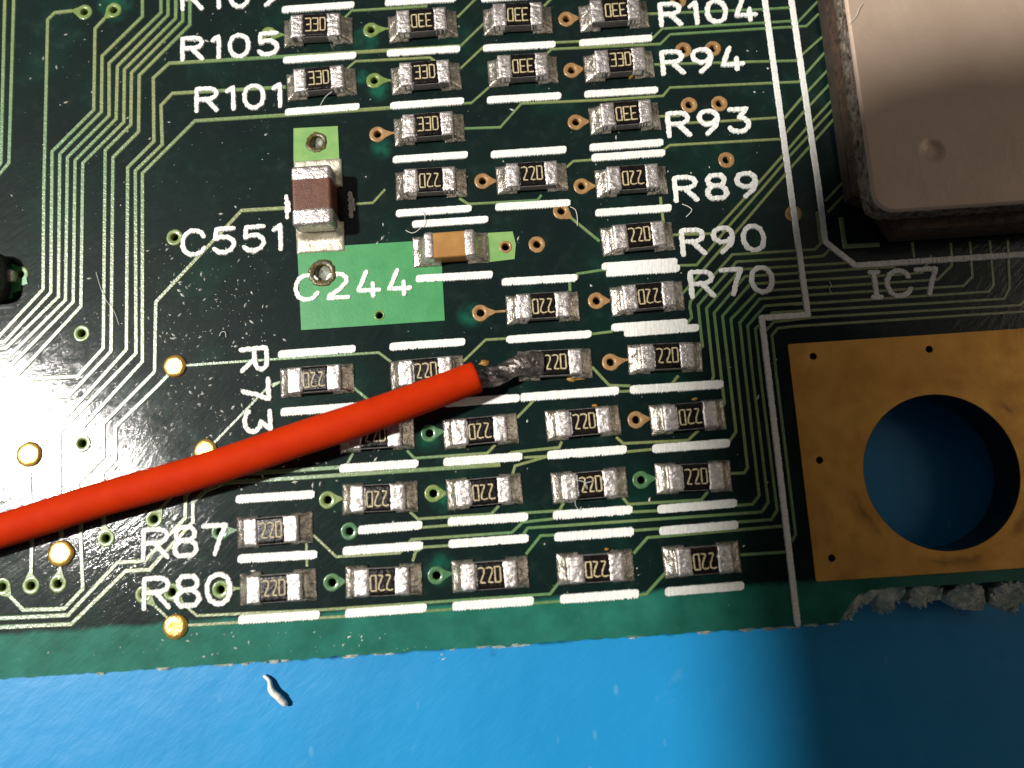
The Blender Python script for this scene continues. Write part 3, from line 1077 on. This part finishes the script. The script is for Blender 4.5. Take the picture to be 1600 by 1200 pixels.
GL = {
    'R': (0.86, [[(0, 0), (0, 1), (.58, 1), (.78, .93), (.86, .77), (.78, .6), (.58, .52), (0, .52)], [(.42, .5), (.86, 0)]]),
    'C': (0.88, [[(.86, .74), (.76, .91), (.56, 1), (.34, 1), (.14, .88), (.02, .66), (0, .4), (.1, .14), (.3, 0), (.54, 0), (.76, .08), (.88, .24)]]),
    'I': (0.30, [[(0, 1), (.30, 1)], [(.15, 1), (.15, 0)], [(0, 0), (.30, 0)]]),
    '0': (0.80, [[(.32, 0), (.52, 0), (.72, .14), (.8, .38), (.8, .64), (.7, .88), (.5, 1), (.3, 1), (.1, .88), (0, .64), (0, .38), (.1, .14), (.32, 0)]]),
    '1': (0.28, [[(0, .82), (.26, 1), (.26, 0)]]),
    '2': (0.82, [[(0, .78), (.12, .95), (.36, 1), (.62, .97), (.78, .82), (.76, .62), (.5, .36), (.1, .12), (0, 0), (.82, 0)]]),
    '3': (0.80, [[(.06, 1), (.78, 1), (.42, .62), (.64, .58), (.8, .4), (.78, .2), (.6, .03), (.34, 0), (.1, .06), (0, .18)]]),
    '4': (0.84, [[(.34, 1), (0, .24), (.84, .24)], [(.6, .5), (.6, 0)]]),
    '5': (0.80, [[(.78, 1), (.08, 1), (.04, .56), (.28, .66), (.54, .64), (.76, .5), (.8, .3), (.68, .1), (.44, 0), (.18, .02), (0, .16)]]),
    '7': (0.80, [[(0, 1), (.8, 1), (.56, .5), (.4, 0)]]),
    '8': (0.80, [[(.24, .54), (.08, .66), (.06, .84), (.2, 1), (.6, 1), (.74, .84), (.72, .66), (.56, .54), (.24, .54), (.04, .38), (0, .18), (.14, 0), (.66, 0), (.8, .18), (.76, .38), (.56, .54)]]),
    '9': (0.80, [[(.74, .62), (.56, .44), (.26, .42), (.06, .56), (0, .76), (.1, .94), (.3, 1), (.56, 1), (.74, .86), (.78, .6), (.66, .3), (.3, 0)]]),
}


def ink_text(txt, start, end, hpx, rot=0.0, w=0.19, seed=1):
    """lettering whose baseline runs from start to the right edge end (photo pixels)"""
    a, b = Vector(P2(*start)), Vector(P2(*end))
    L = (b - a).length
    h = hpx
    wid = sum(GL[c][0] for c in txt) * h
    gap = (L - wid) / max(1, len(txt) - 1)
    ux = (b - a).normalized()
    uy = Vector((-ux.y, ux.x))
    m_ = MB()
    r = random.Random(seed)
    x_ = 0.0
    k = 0
    for c in txt:
        for s in GL[c][1]:
            pts = [a + ux * (x_ + p[0] * h) + uy * (p[1] * h) for p in s]
            stroke(m_, pts, w, 0.0, SZ1 + 0.004 + 0.002 * (k % 3), 0.06, 0.22, r)
            k += 1
        x_ += GL[c][0] * h + gap
    return m_


def hmm(px, py0, py1):
    return (Vector(P2(px, py0)) - Vector(P2(px, py1))).length


LW = 0.225
TEXTS = [
    ('R109', (286, 15), (434, 8), 0.95), ('R105', (286, 94), (434, 85), 0.96), ('R101', (308, 174), (439, 166), 0.97), ('C551', (286, 399), (440, 389), 1.0),
    ('C244', (463, 469), (641, 459), 0.98), ('R104', (1034, 40), (1181, 31), 0.95), ('R94', (1037, 116), (1161, 108), 0.97), ('R93', (1046, 213), (1171, 205), 0.98),
    ('R89', (1057, 314), (1184, 306), 0.98), ('R90', (1068, 398), (1195, 390), 1.0), ('R70', (1082, 464), (1208, 455), 1.0), ('IC7', (1364, 465), (1468, 458), 1.02),
    ('R87', (225, 872), (354, 864), 1.06), ('R80', (226, 950), (360, 942), 1.08), ('R73', (377.5, 547), (384, 676), 1.0),
]
for i, (txt, a, b, h) in enumerate(TEXTS):
    o = ink_text(txt, a, b, h, w=LW, seed=40 + i).build('silkscreen_lettering', M['silk'], board)

# ---------------------------------------------------------------- chip resistors
RL, RWD, RH = 2.02, 1.02, 0.50
PADX, PADY = 1.46, 0.60
SEG = {'3': [[(0, 1), (1, 1), (1, 0), (0, 0)], [(0.25, .52), (1, .52)]],
       '2': [[(0, .95), (.5, 1), (1, .9), (.9, .6), (.35, .12), (.3, .02), (1, 0)]],
       '0': [[(0.05, 1), (.85, 1), (1, .9), (1, .1), (.85, 0), (.05, 0), (.05, 1)]]}


def marking_mesh(txt, seed):
    r = random.Random(seed)
    m_ = MB()
    cw, gap, h = 0.215, 0.085, 0.56
    x0 = -(3 * cw + 2 * gap) / 2
    k = 0
    for i, c in enumerate(txt):
        for s in SEG[c]:
            pts = [(x0 + i * (cw + gap) + p[0] * cw, -h / 2 + 0.03 + p[1] * h) for p in s]
            stroke(m_, pts, 0.062, RH + 0.035, RH + 0.052 + 0.001 * k, 0.04, 0.3, r)
            k += 1
    return m_.mesh('marking', M['mark'])


def terminal_mesh(seed, s):
    """silver cap: rough top strip, end face, foot"""
    r = random.Random(seed)
    m_ = MB()
    inner, outer_ = 0.49 + r.uniform(-0.03, 0.03), RL / 2 + 0.02
    off = r.uniform(0, 50)

    def fz(x, y):
        e = min(1, (RWD / 2 - abs(y)) / 0.07, (outer_ - x) / 0.07, (x - inner) / 0.05)
        return RH + 0.030 + 0.028 * max(0, e) ** 0.5 + 0.02 * mnoise.noise(Vector((x * 6 + off, y * 6, off)))

    def fxy(x, y):
        if x < inner + 0.06:
            x += 0.05 * mnoise.noise(Vector((off, y * 7, 1.0)))
        return (x * s, y)
    nx, ny = 9, 14
    a = MB()
    field(a, inner, outer_, -RWD / 2, RWD / 2, nx, ny, fz, 0.06, 0.006, r, fxy)
    if s < 0:
        a.f = [tuple(reversed(f)) for f in a.f]
    m_.add(a.v, a.f)
    return m_.mesh('terminal', M['silver'], True)


def solder_mesh(seed, s, pale=False):
    r = random.Random(seed)
    off = r.uniform(0, 90)
    hh = r.uniform(0.30, 0.42)
    x0, x1 = 0.62, PADX

    def fz(x, y):
        ex = (x1 - x) / 0.10
        ey = (PADY - abs(y)) / 0.10
        e = max(0.0, min(1.0, ex, ey))
        base = 0.035 + 0.05 * math.sqrt(e)
        t = max(0.0, min(1.0, (x1 - 0.03 - x) / (x1 - RL / 2 - 0.03)))
        side = max(0.0, min(1.0, (PADY + 0.02 - abs(y)) / 0.16))
        z = base + hh * (t ** 1.5) * side
        if x < RL / 2 - 0.02:
            z = min(z, 0.30 if abs(y) < RWD / 2 else base + 0.05)
        return z + 0.03 * mnoise.noise(Vector((x * 5 + off, y * 4, off))) * e
    a = MB()
    field(a, x0, x1, -PADY, PADY, 14, 18, fz, 0.0, 0.006, r, lambda x, y: (x * s, y))
    if s < 0:
        a.f = [tuple(reversed(f)) for f in a.f]
    return a.mesh('solder_joint', M['solder'], True)


def body_meshes():
    a = MB()
    a.box(-RL / 2 + 0.01, RL / 2 - 0.01, -RWD / 2, RWD / 2, 0.09, RH + 0.005)
    cer = a.mesh('ceramic_body', M['ceramic'])
    b = MB()
    field(b, -0.56, 0.56, -RWD / 2 + 0.015, RWD / 2 - 0.015, 10, 10, lambda x, y: RH + 0.036 - 0.02 * max(0, (abs(y) - 0.42) / 0.1), RH - 0.02, 0.004, random.Random(2))
    cov = b.mesh('overglaze', M['overglaze'], True)
    return cer, cov


CER, COV = body_meshes()
MK = {t: [marking_mesh(t, 60 + k) for k in range(4)] for t in ('330', '220')}
TM = {s: [terminal_mesh(70 + k * 2 + (s > 0), s) for k in range(5)] for s in (-1, 1)}
SM = {s: [solder_mesh(90 + k * 2 + (s > 0), s) for k in range(5)] for s in (-1, 1)}

RES = [
    (498, 51, '330', 0, 'upright 330 chip resistor directly beside the white label R105'),
    (661, 43, '330', 1, 'upside-down 330 chip resistor, next after the one beside R105'),
    (809, 34, '330', 1, 'upside-down 330 chip resistor in the top row, next to the R104 one'),
    (959, 27, '330', 1, 'upside-down 330 chip resistor directly beside the white label R104'),
    (503, 133, '330', 0, 'upright 330 chip resistor directly beside the white label R101'),
    (666, 124, '330', 0, 'upright 330 chip resistor, next after the one beside R101'),
    (817, 113, '330', 1, 'upside-down 330 chip resistor, next to the one beside R94'),
    (967, 105, '330', 0, 'upright 330 chip resistor with an amber flux bead, beside label R94'),
    (671, 204, '330', 0, 'upright 330 chip resistor up and right of the brown capacitor'),
    (976, 186, '330', 1, 'upside-down 330 chip resistor directly beside the white label R93'),
    (674, 289, '220', 1, 'upside-down 220 chip resistor above the tan capacitor'),
    (831, 280, '220', 0, 'upright 220 chip resistor between two copper vias in the R89 row'),
    (986, 285, '220', 1, 'upside-down 220 chip resistor directly beside the white label R89'),
    (996, 374, '220', 0, 'upright 220 chip resistor directly beside the white label R90'),
    (848, 482, '220', 1, 'upside-down 220 chip resistor, next to the one beside R70'),
    (1011, 467, '220', 1, 'upside-down 220 chip resistor directly beside the white label R70'),
    (496, 595, '220', 1, 'upside-down 220 chip resistor beside the sideways label R73'),
    (668, 583, '220', 0, 'upright 220 chip resistor half hidden above the end of the red wire'),
    (867, 570, '220', 0, 'upright 220 chip resistor with the red wire soldered to its end'),
    (1039, 560, '220', 0, 'upright 220 chip resistor just right of the wire-soldered resistor'),
    (589, 681, '220', 0, 'upright 220 chip resistor partly covered and shaded below the red wire'),
    (751, 674, '220', 1, 'upside-down 220 chip resistor just below the stripped wire end'),
    (911, 661, '220', 0, 'upright 220 chip resistor below the wire-soldered one'),
    (1074, 652, '220', 1, 'upside-down 220 chip resistor at the right end of the row under the soldered wire'),
    (594, 778, '220', 1, 'upside-down 220 chip resistor below the red wire and the shaded resistor, first in its row'),
    (757, 768, '220', 1, 'upside-down 220 chip resistor, second in the row above the bottom row'),
    (921, 758, '220', 0, 'upright 220 chip resistor with white lint curled across it'),
    (1083, 746, '220', 0, 'upright 220 chip resistor at the right end of the row above the bottom row'),
    (430, 828, '220', 0, 'upright 220 chip resistor beside the white label R87'),
    (435, 917, '220', 0, 'upright 220 chip resistor beside the white label R80'),
    (600, 907, '220', 1, 'upside-down 220 chip resistor, second in the bottom row after R80'),
    (766, 897, '220', 0, 'upright 220 chip resistor in the middle of the bottom row'),
    (930, 886, '220', 1, 'upside-down 220 chip resistor, fourth in the bottom row'),
    (1096, 874, '220', 1, 'upside-down 220 chip resistor at the right end of the bottom row, in shade'),
]
rr = random.Random(21)
soldered = None
for i, (a, b, txt, flip, lab) in enumerate(RES):
    p = P(a, b)
    root = tag(empty('chip_resistor', (p.x, p.y, 0.0), math.radians(rr.uniform(-1.6, 1.6)) + (math.pi if flip else 0)), lab, 'resistor', 'chip resistors in rows on the board')
    link('ceramic_body', CER, root)
    link('overglaze', COV, root)
    mk = link('marking', MK[txt][rr.randrange(4)], root)
    for s in (-1, 1):
        if not (i == 18 and s == -1):
            link('terminal', TM[s][rr.randrange(5)], root)
        j = link('solder_joint', SM[s][rr.randrange(5)], root)

# small amber flux residues that sit on some joints
for k, (idx, pts, z) in enumerate(((7, (986, 122), 0.12), (18, (757, 567), 0.02), (18, (893, 592), 0.02), (18, (905, 589), 0.02), (22, (930, 634), 0.1), (23, (1086, 624), 0.1), (32, (948, 858), 0.1))):
    r = random.Random(k)
    c = P(*pts)
    m = MB()
    n = 9
    R0 = (0.11, 0.26, 0.22, 0.3, 0.15, 0.14, 0.12)[k]
    o_ = [(c.x + R0 * r.uniform(0.6, 1.1) * math.cos(2 * math.pi * q / n), c.y + 0.55 * R0 * r.uniform(0.6, 1.1) * math.sin(2 * math.pi * q / n)) for q in range(n)]
    m.v = [(x_, y_, 0.0) for x_, y_ in o_] + [(c.x + (x_ - c.x) * 0.6, c.y + (y_ - c.y) * 0.6, 0.05 + z) for x_, y_ in o_] + [(c.x, c.y, 0.07 + z)]
    m.f = [(q, (q + 1) % n, n + (q + 1) % n, n + q) for q in range(n)] + [(n + q, n + (q + 1) % n, 2 * n) for q in range(n)]
    m.build('flux_residue', M['amber'], board, smooth=True)

# ---------------------------------------------------------------- ceramic capacitors
def rounded_box(m_, x0, x1, y0, y1, z0, z1, r, n=4):
    """box with rounded vertical and top edges"""
    loops = [(0, z0)]
    for k in range(n + 1):
        a = math.pi / 2 * k / n
        loops.append((r * (1 - math.cos(a)), z1 - r * (1 - math.sin(a))))
    rings = []
    for ins, z in loops:
        rings.append([(a, b, z) for a, b in rrect(x0 + ins, x1 - ins, y0 + ins, y1 - ins, max(0.02, r - ins * 0.9), 4)])
    c = len(rings[0])
    s = len(m_.v)
    for q in rings:
        m_.v += q
    for k in range(len(rings) - 1):
        for i_ in range(c):
            a, b = s + k * c + i_, s + k * c + (i_ + 1) % c
            m_.f.append((a, b, b + c, a + c))
    m_.f.append(tuple(s + (len(rings) - 1) * c + i_ for i_ in range(c)))


def pad_mesh(x0, x1, y0, y1, amp, seed, fill=None):
    a = MB()

    def fz(x, y):
        e = max(0.0, min(1.0, (x - x0) / 0.1, (x1 - x) / 0.1, (y - y0) / 0.1, (y1 - y) / 0.1))
        z = 0.04 + 0.05 * math.sqrt(e) + amp * mnoise.noise(Vector((x * 3, y * 3, seed))) * e
        if fill:
            z += fill(x, y)
        return z
    field(a, x0, x1, y0, y1, 18, 18, fz, 0.0, 0.004, random.Random(seed))
    return a


c0 = P(499, 322)
capA = tag(empty('brown_capacitor', (c0.x, c0.y, 0)), 'tall dark brown ceramic capacitor with silver ends beside label C551', 'capacitor', 'ceramic chip capacitors')
HX, HY, HZ = 0.80, 1.24, 1.24
m = MB()
rounded_box(m, -HX + 0.03, HX - 0.03, -HY + 0.1, HY - 0.1, 0.1, HZ - 0.03, 0.10)
m.build('ceramic_body', M['cap_brown'], capA, smooth=False)
for s in (-1, 1):
    m = MB()
    ya, yb = (HY - 0.66, HY) if s > 0 else (-HY, -HY + 0.74)
    rounded_box(m, -HX, HX, ya, yb, 0.05, HZ, 0.16)
    m.build('terminal', M['silver'], capA, smooth=True)
    y0_, y1_ = (0.75, 1.98) if s > 0 else (-1.98, -0.75)
    o = pad_mesh(-0.96, 0.98, y0_, y1_, 0.03, 7 + s, (lambda x, y, s=s: 0.35 * max(0, 1 - max(0, (abs(y) - HY)) / 0.3) ** 2 * (1 if abs(x) < HX + 0.05 else 0.1))).build('solder_pad', M['solder_pale'], capA, smooth=True)

c1 = P(705, 391)
capB = tag(empty('tan_capacitor', (c1.x, c1.y, 0), math.radians(0.3)), 'small tan ceramic capacitor with silver ends on bright green copper near C244', 'capacitor', 'ceramic chip capacitors')
m = MB()
rounded_box(m, -0.8, 0.8, -0.52, 0.52, 0.08, 0.78, 0.07)
m.build('ceramic_body', M['cap_tan'], capB)
for s in (-1, 1):
    m = MB()
    xa, xb = (0.56, 1.02) if s > 0 else (-1.02, -0.60)
    rounded_box(m, xa, xb, -0.555, 0.555, 0.05, 0.82, 0.13)
    m.build('terminal', M['silver'], capB, smooth=True)
    xa, xb = (0.66, 1.52) if s > 0 else (-1.55, -0.4)
    pad_mesh(xa, xb, -0.64, 0.64, 0.03, 12 + s, (lambda x, y: 0.42 * max(0, 1 - max(0, abs(x) - 1.0) / 0.42) ** 1.6 * (1 if abs(y) < 0.55 else 0.2))).build('solder_pad', M['solder'], capB, smooth=True)

# ---------------------------------------------------------------- the big chip
IZ = 2.6
il = P(1342, 150, IZ).x           # left edge of the lid
ib = P(1480, 325, IZ).y           # lower edge of the lid
ic = tag(empty('integrated_circuit', (il, ib, 0)), 'large chip with smooth beige metal lid and layered edges above label IC7', 'chip')
WI, HI = 17.0, 17.0
dm = P(1457, 235, IZ)
dc = (dm.x - il, dm.y - ib)
m = MB()
lid = rrect(0, WI, 0, HI, 0.75, 8)
lid_in = rrect(0.10, WI - 0.10, 0.10, HI - 0.10, 0.66, 8)
pts = []
for k in range(7):
    pts += circle(dc, 0.07 + k * 0.085, 20, 0.1 * k)
pts += [(a * 1.3 + 1, b * 1.3 + 1) for a in range(12) for b in range(12)]
slab(m, lid_in, [], 0, IZ, bottom=False, extra=pts, walls=False)


def dent(v):
    d = math.hypot(v[0] - dc[0], v[1] - dc[1])
    t = max(0.0, min(1.0, (0.50 - d) / 0.32))
    return (v[0], v[1], v[2] - 0.11 * t * t * (3 - 2 * t))


m.v = [dent(v) for v in m.v]
n = len(lid)
s = len(m.v)
m.v += [(a, b, IZ) for a, b in lid_in] + [(a * 0.5 + c * 0.5 - 0.0, b * 0.5 + d * 0.5, IZ - 0.03) for (a, b), (c, d) in zip(lid_in, lid)] + [(a, b, IZ - 0.10) for a, b in lid]
for k in range(2):
    for j in range(n):
        a, b = s + k * n + j, s + k * n + (j + 1) % n
        m.f.append((a + n, b + n, b, a))
lidob = m.build('lid', M['ic_top'], ic, smooth=True)


def layer(z0, z1, ins, seed, mname, name, rr_=0.7, amp=0.05):
    q = rrect(ins, WI - ins, ins, HI - ins, rr_, 8)
    fine = []
    for i_ in range(len(q)):
        a, b = Vector(q[i_]), Vector(q[(i_ + 1) % len(q)])
        k_ = max(1, int((b - a).length / 0.12))
        for j_ in range(k_):
            fine.append(a + (b - a) * j_ / k_)
    c_ = Vector((WI / 2, HI / 2))
    m_ = MB()
    n_ = len(fine)
    zs = [z0, z0 + 0.06, (z0 + z1) / 2, z1 - 0.06, z1]
    for zi, z in enumerate(zs):
        for p_ in fine:
            d_ = (p_ - c_).normalized()
            e = amp * mnoise.noise(Vector((p_.x * 5, p_.y * 5, seed + z * 2))) + amp * 0.7 * mnoise.noise(Vector((p_.x * 14, p_.y * 14, seed)))
            e -= 0.06 if zi in (0, len(zs) - 1) else 0
            p2 = p_ + d_ * e
            m_.v.append((p2.x, p2.y, z))
    for k_ in range(len(zs) - 1):
        for j_ in range(n_):
            a, b = k_ * n_ + j_, k_ * n_ + (j_ + 1) % n_
            m_.f.append((a, b, b + n_, a + n_))
    m_.f.append(tuple((len(zs) - 1) * n_ + j_ for j_ in range(n_)))
    m_.f.append(tuple(reversed(range(n_))))
    return m_.build(name, M[mname], ic, smooth=True)


layer(2.20, 2.45, 0.0, 5, 'ic_side', 'lid_edge_layer', amp=0.03)
layer(1.98, 2.20, 0.03, 3, 'ic_side', 'lid_edge_layer')
layer(1.55, 1.98, 0.02, 9, 'ic_side', 'lid_edge_layer')
# lower body with a cut corner
bx = P(1402, 360, 1.0).x - il
by = P(1318, 306, 1.0).y - ib
low_x = 0.02
low_y = P(1480, 372, 0.25).y - ib
q = [(low_x, by), (0.9, low_y + 1.4), (bx, low_y), (WI - 0.3, low_y), (WI - 0.3, HI - 0.3), (low_x, HI - 0.3)]
m = MB()
slab(m, q, [], 0.22, 0.86)
m.build('lower_body', M['ic_low'], ic)
q2 = [(low_x + 0.03, by + 0.03), (0.93, low_y + 1.43), (bx, low_y + 0.04), (WI - 0.35, low_y + 0.04), (WI - 0.35, HI - 0.35), (low_x + 0.03, HI - 0.35)]
m = MB()
slab(m, q2, [], 0.86, 1.55)
m.build('middle_body', M['ic_rust'], ic)
m = MB()
m.box(1.2, WI - 1.2, low_y + 1.5, HI - 1.2, 0.0, 0.25)
m.build('standoff', M['black'], ic)

# ---------------------------------------------------------------- dark part at the left edge
c2 = P(-12, 438)
blk = tag(empty('black_component', (c2.x, c2.y, 0)), 'black component cut off by the left edge of the picture', 'component')
m = MB()
rounded_box(m, -2.6, 0.85, -1.0, 1.0, 0.12, 1.0, 0.5)
m.build('body', M['black'], blk, smooth=True)
m = MB()
rounded_box(m, 0.6, 1.05, -0.2, 0.3, 0.0, 0.4, 0.1)
m.build('terminal', M['silver'], blk, smooth=True)

# ---------------------------------------------------------------- red wire
wire = tag(empty('red_wire', P(741, 590, 0.0)), 'thick red insulated wire crossing the board, bare end soldered to a resistor', 'wire')
wl = wire.location.copy()
ctrl = [P(-420, 956, 0.72), P(-200, 891, 0.72), P(0, 830, 0.74), P(160, 780, 0.80), P(320, 735, 0.95), P(480, 682, 1.15), P(560, 656, 1.24), P(640, 628, 1.16), P(743, 589.5, 0.90)]
path = [q - wl for q in spline(ctrl, 10)]
rad = [0.655 - 0.045 * max(0.0, k / (len(path) - 1) - 0.7) / 0.3 for k in range(len(path))]
e = path[-1]
dirn = (path[-1] - path[-2]).normalized()
path += [e + dirn * 0.05, e + dirn * 0.075, e + dirn * 0.07]
rad += [0.59, 0.53, 0.36]
m = MB()
tube(m, path, rad, 36)
m.build('insulation', M['red'], wire, smooth=True)
core = [P(735, 592, 0.78), P(752, 592, 0.70), P(768, 589, 0.60), P(784, 584, 0.54), P(797, 577, 0.52), P(807, 573, 0.52), P(817, 570, 0.48), P(828, 569, 0.42), P(840, 568.5, 0.38), P(848.5, 568.5, 0.36)]
cr_ = [0.30, 0.34, 0.38, 0.37, 0.35, 0.40, 0.48, 0.545, 0.555, 0.52]
cpath = [q - wl for q in spline(core, 6)]
crad = []
for k in range(len(cpath)):
    t = k / 6
    a = int(min(len(cr_) - 2, t))
    crad.append(cr_[a] + (cr_[a + 1] - cr_[a]) * min(1.0, t - a))
m = MB()
# twisted tinned strands
rings = []
nseg = 40
npt = len(cpath)
for i in range(npt):
    t = (cpath[min(npt - 1, i + 1)] - cpath[max(0, i - 1)]).normalized()
    s_ = t.cross(Vector((0, 0, 1))).normalized()
    u_ = s_.cross(t)
    fade = max(0.0, 1 - i / (npt * 0.72))
    for k in range(nseg):
        g = 2 * math.pi * k / nseg
        lob = 1 + 0.15 * fade * math.cos(7 * g + i * 0.5)
        q = (s_ * math.cos(g) + u_ * math.sin(g) * (0.85 - 0.25 * max(0.0, i / npt - 0.55) / 0.45)) * crad[i] * lob
        q *= 1 + 0.10 * mnoise.noise((cpath[i] + q) * 4.0) + 0.05 * mnoise.noise((cpath[i] + q) * 10)
        m.v.append(tuple(cpath[i] + q))
for i in range(npt - 1):
    for k in range(nseg):
        a, b = i * nseg + k, i * nseg + (k + 1) % nseg
        m.f.append((a, b, b + nseg, a + nseg))
m.f.append(tuple(reversed(range(nseg))))
m.f.append(tuple((npt - 1) * nseg + k for k in range(nseg)))
m.build('tinned_core', M['solder_dark'], wire, smooth=True)

# ---------------------------------------------------------------- debris
def fibre(px_pts, z, rad_, name, label, group):
    pts_ = [P(a, b, z + dz) for a, b, dz in px_pts]
    c_ = pts_[0].copy()
    pth = [q_ - c_ for q_ in spline(pts_, 6)]
    m_ = MB()
    tube(m_, pth, [rad_] * len(pth), 5)
    o_ = m_.build(name, M['lint'], None, smooth=True, loc=c_)
    return tag(o_, label, 'lint', group)


G = 'lint fibres lying on the board'
fibre([(634, 360, 0.03), (645, 364, 0.12), (657, 356, 0.15), (664, 340, 0.12), (660, 330, 0.06)], 0.03, 0.013, 'lint_fibre', 'thin curled white fibre left of the tan capacitor', G)
fibre([(891, 323, 0.05), (899, 328, 0.12), (902, 340, 0.12), (902, 353, 0.04)], 0.03, 0.013, 'lint_fibre', 'short curved white fibre by the via left of R89 row', G)
fibre([(500, 166, 0.05), (508, 152, 0.2), (519, 143, 0.3)], 0.05, 0.011, 'lint_fibre', 'straight pale fibre leaning on the resistor beside R101', G)
fibre([(889, 748, 0.6), (901, 750, 0.65), (914, 754, 0.62), (918, 764, 0.62), (914, 756, 0.7), (926, 752, 0.66)], 0.0, 0.013, 'lint_fibre', 'pale fibre curled over the top of a 220 resistor', G)
fibre([(900, 775, 0.6), (899, 788, 0.3), (905, 797, 0.1), (908, 792, 0.1)], 0.02, 0.011, 'lint_fibre', 'pale fibre hanging below a 220 resistor to the white bar', G)
fibre([(1066, 319, 0.05), (1076, 323, 0.08), (1081, 329, 0.08), (1072, 339, 0.04)], 0.02, 0.016, 'lint_fibre', 'short bent pale fibre just below label R89', G)
fibre([(150, 425, 0.05), (157, 449, 0.07), (165, 468, 0.08), (178, 486, 0.07), (186, 508, 0.05)], 0.02, 0.010, 'lint_fibre', 'long thin fibre crossing the bundle of traces', G)
fibre([(343, 525, 0.05), (346, 519, 0.06), (352, 519, 0.06), (353, 527, 0.05)], 0.02, 0.013, 'lint_fibre', 'tiny horseshoe of lint above the round test pad', G)
fibre([(1296, 440, 0.04), (1299, 446, 0.05), (1296, 452, 0.05), (1301, 460, 0.04)], 0.02, 0.012, 'lint_fibre', 'tiny wavy fibre left of label IC7', G)
fibre([(1328, 37, 0.02), (1338, 25, 0.06), (1343, 12, 0.08), (1349, 5, 0.04)], IZ, 0.012, 'lint_fibre', 'dark hair on the upper corner of the chip lid', G)

# loose solder sliver on the mat
sl = [P(412, 1056, MAT_Z + 0.10), P(421, 1064, MAT_Z + 0.18), P(424, 1078, MAT_Z + 0.24), P(436, 1090, MAT_Z + 0.26), P(447, 1102, MAT_Z + 0.16)]
c3 = sl[0].copy()
pth = [q_ - c3 for q_ in spline(sl, 6)]
m = MB()
tube(m, pth, [0.06 + 0.075 * min(1, k / (len(pth) * 0.5)) * (1.0 if k < len(pth) - 2 else 0.5) for k in range(len(pth))], 10, lump=0.25)
tag(m.build('solder_sliver', M['sliver'], None, smooth=True, loc=c3), 'shiny sliver of solder lying on the blue mat', 'solder scrap')

# fine dust on the board face; pale flakes also imitate sparkle near the glare
m = MB()
dr = random.Random(77)
zones = [((230, 420), (380, 760), 320), ((60, 400), (430, 960), 330), ((430, 1230), (0, 960), 240), ((0, 430), (0, 560), 160), ((380, 640), (690, 760), 60), ((20, 700), (985, 1030), 60)]
for (xa, xb), (ya, yb), n in zones:
    for _ in range(n):
        p = P(dr.uniform(xa, xb), dr.uniform(ya, yb))
        s_ = 0.010 + 0.042 * dr.random() ** 3
        a = dr.uniform(0, math.pi)
        L_ = s_ * dr.uniform(1, 3.0)
        ux, uy = math.cos(a), math.sin(a)
        z = 0.002
        v = [(p.x + ux * L_, p.y + uy * L_, z), (p.x - uy * s_, p.y + ux * s_, z), (p.x - ux * L_, p.y - uy * L_, z), (p.x + uy * s_, p.y - ux * s_, z), (p.x, p.y, z + s_ * 1.2)]
        m.add(v, [(0, 1, 4), (1, 2, 4), (2, 3, 4), (3, 0, 4)])
tag(m.build('dust', M['dust']), 'fine pale dust and painted glints scattered over the dark board face', kind='stuff')

# ---------------------------------------------------------------- the phone held over the board: outside the picture, it shades the lower right
ph = tag(empty('phone', (-26.6, 18.2, 42.0)), 'dark phone held flat above the board, shading its lower right', 'phone')
m = MB()
q = rrect(0, 64, -138, 0, 11.0, 10)
slab(m, q, [], 0, 7.6)
m.build('shell', M['black'], ph)
m = MB()
slab(m, rrect(1.5, 62.5, -136.5, -1.5, 9.5, 10), [], 7.6, 8.0)
m.build('screen', M['black'], ph)
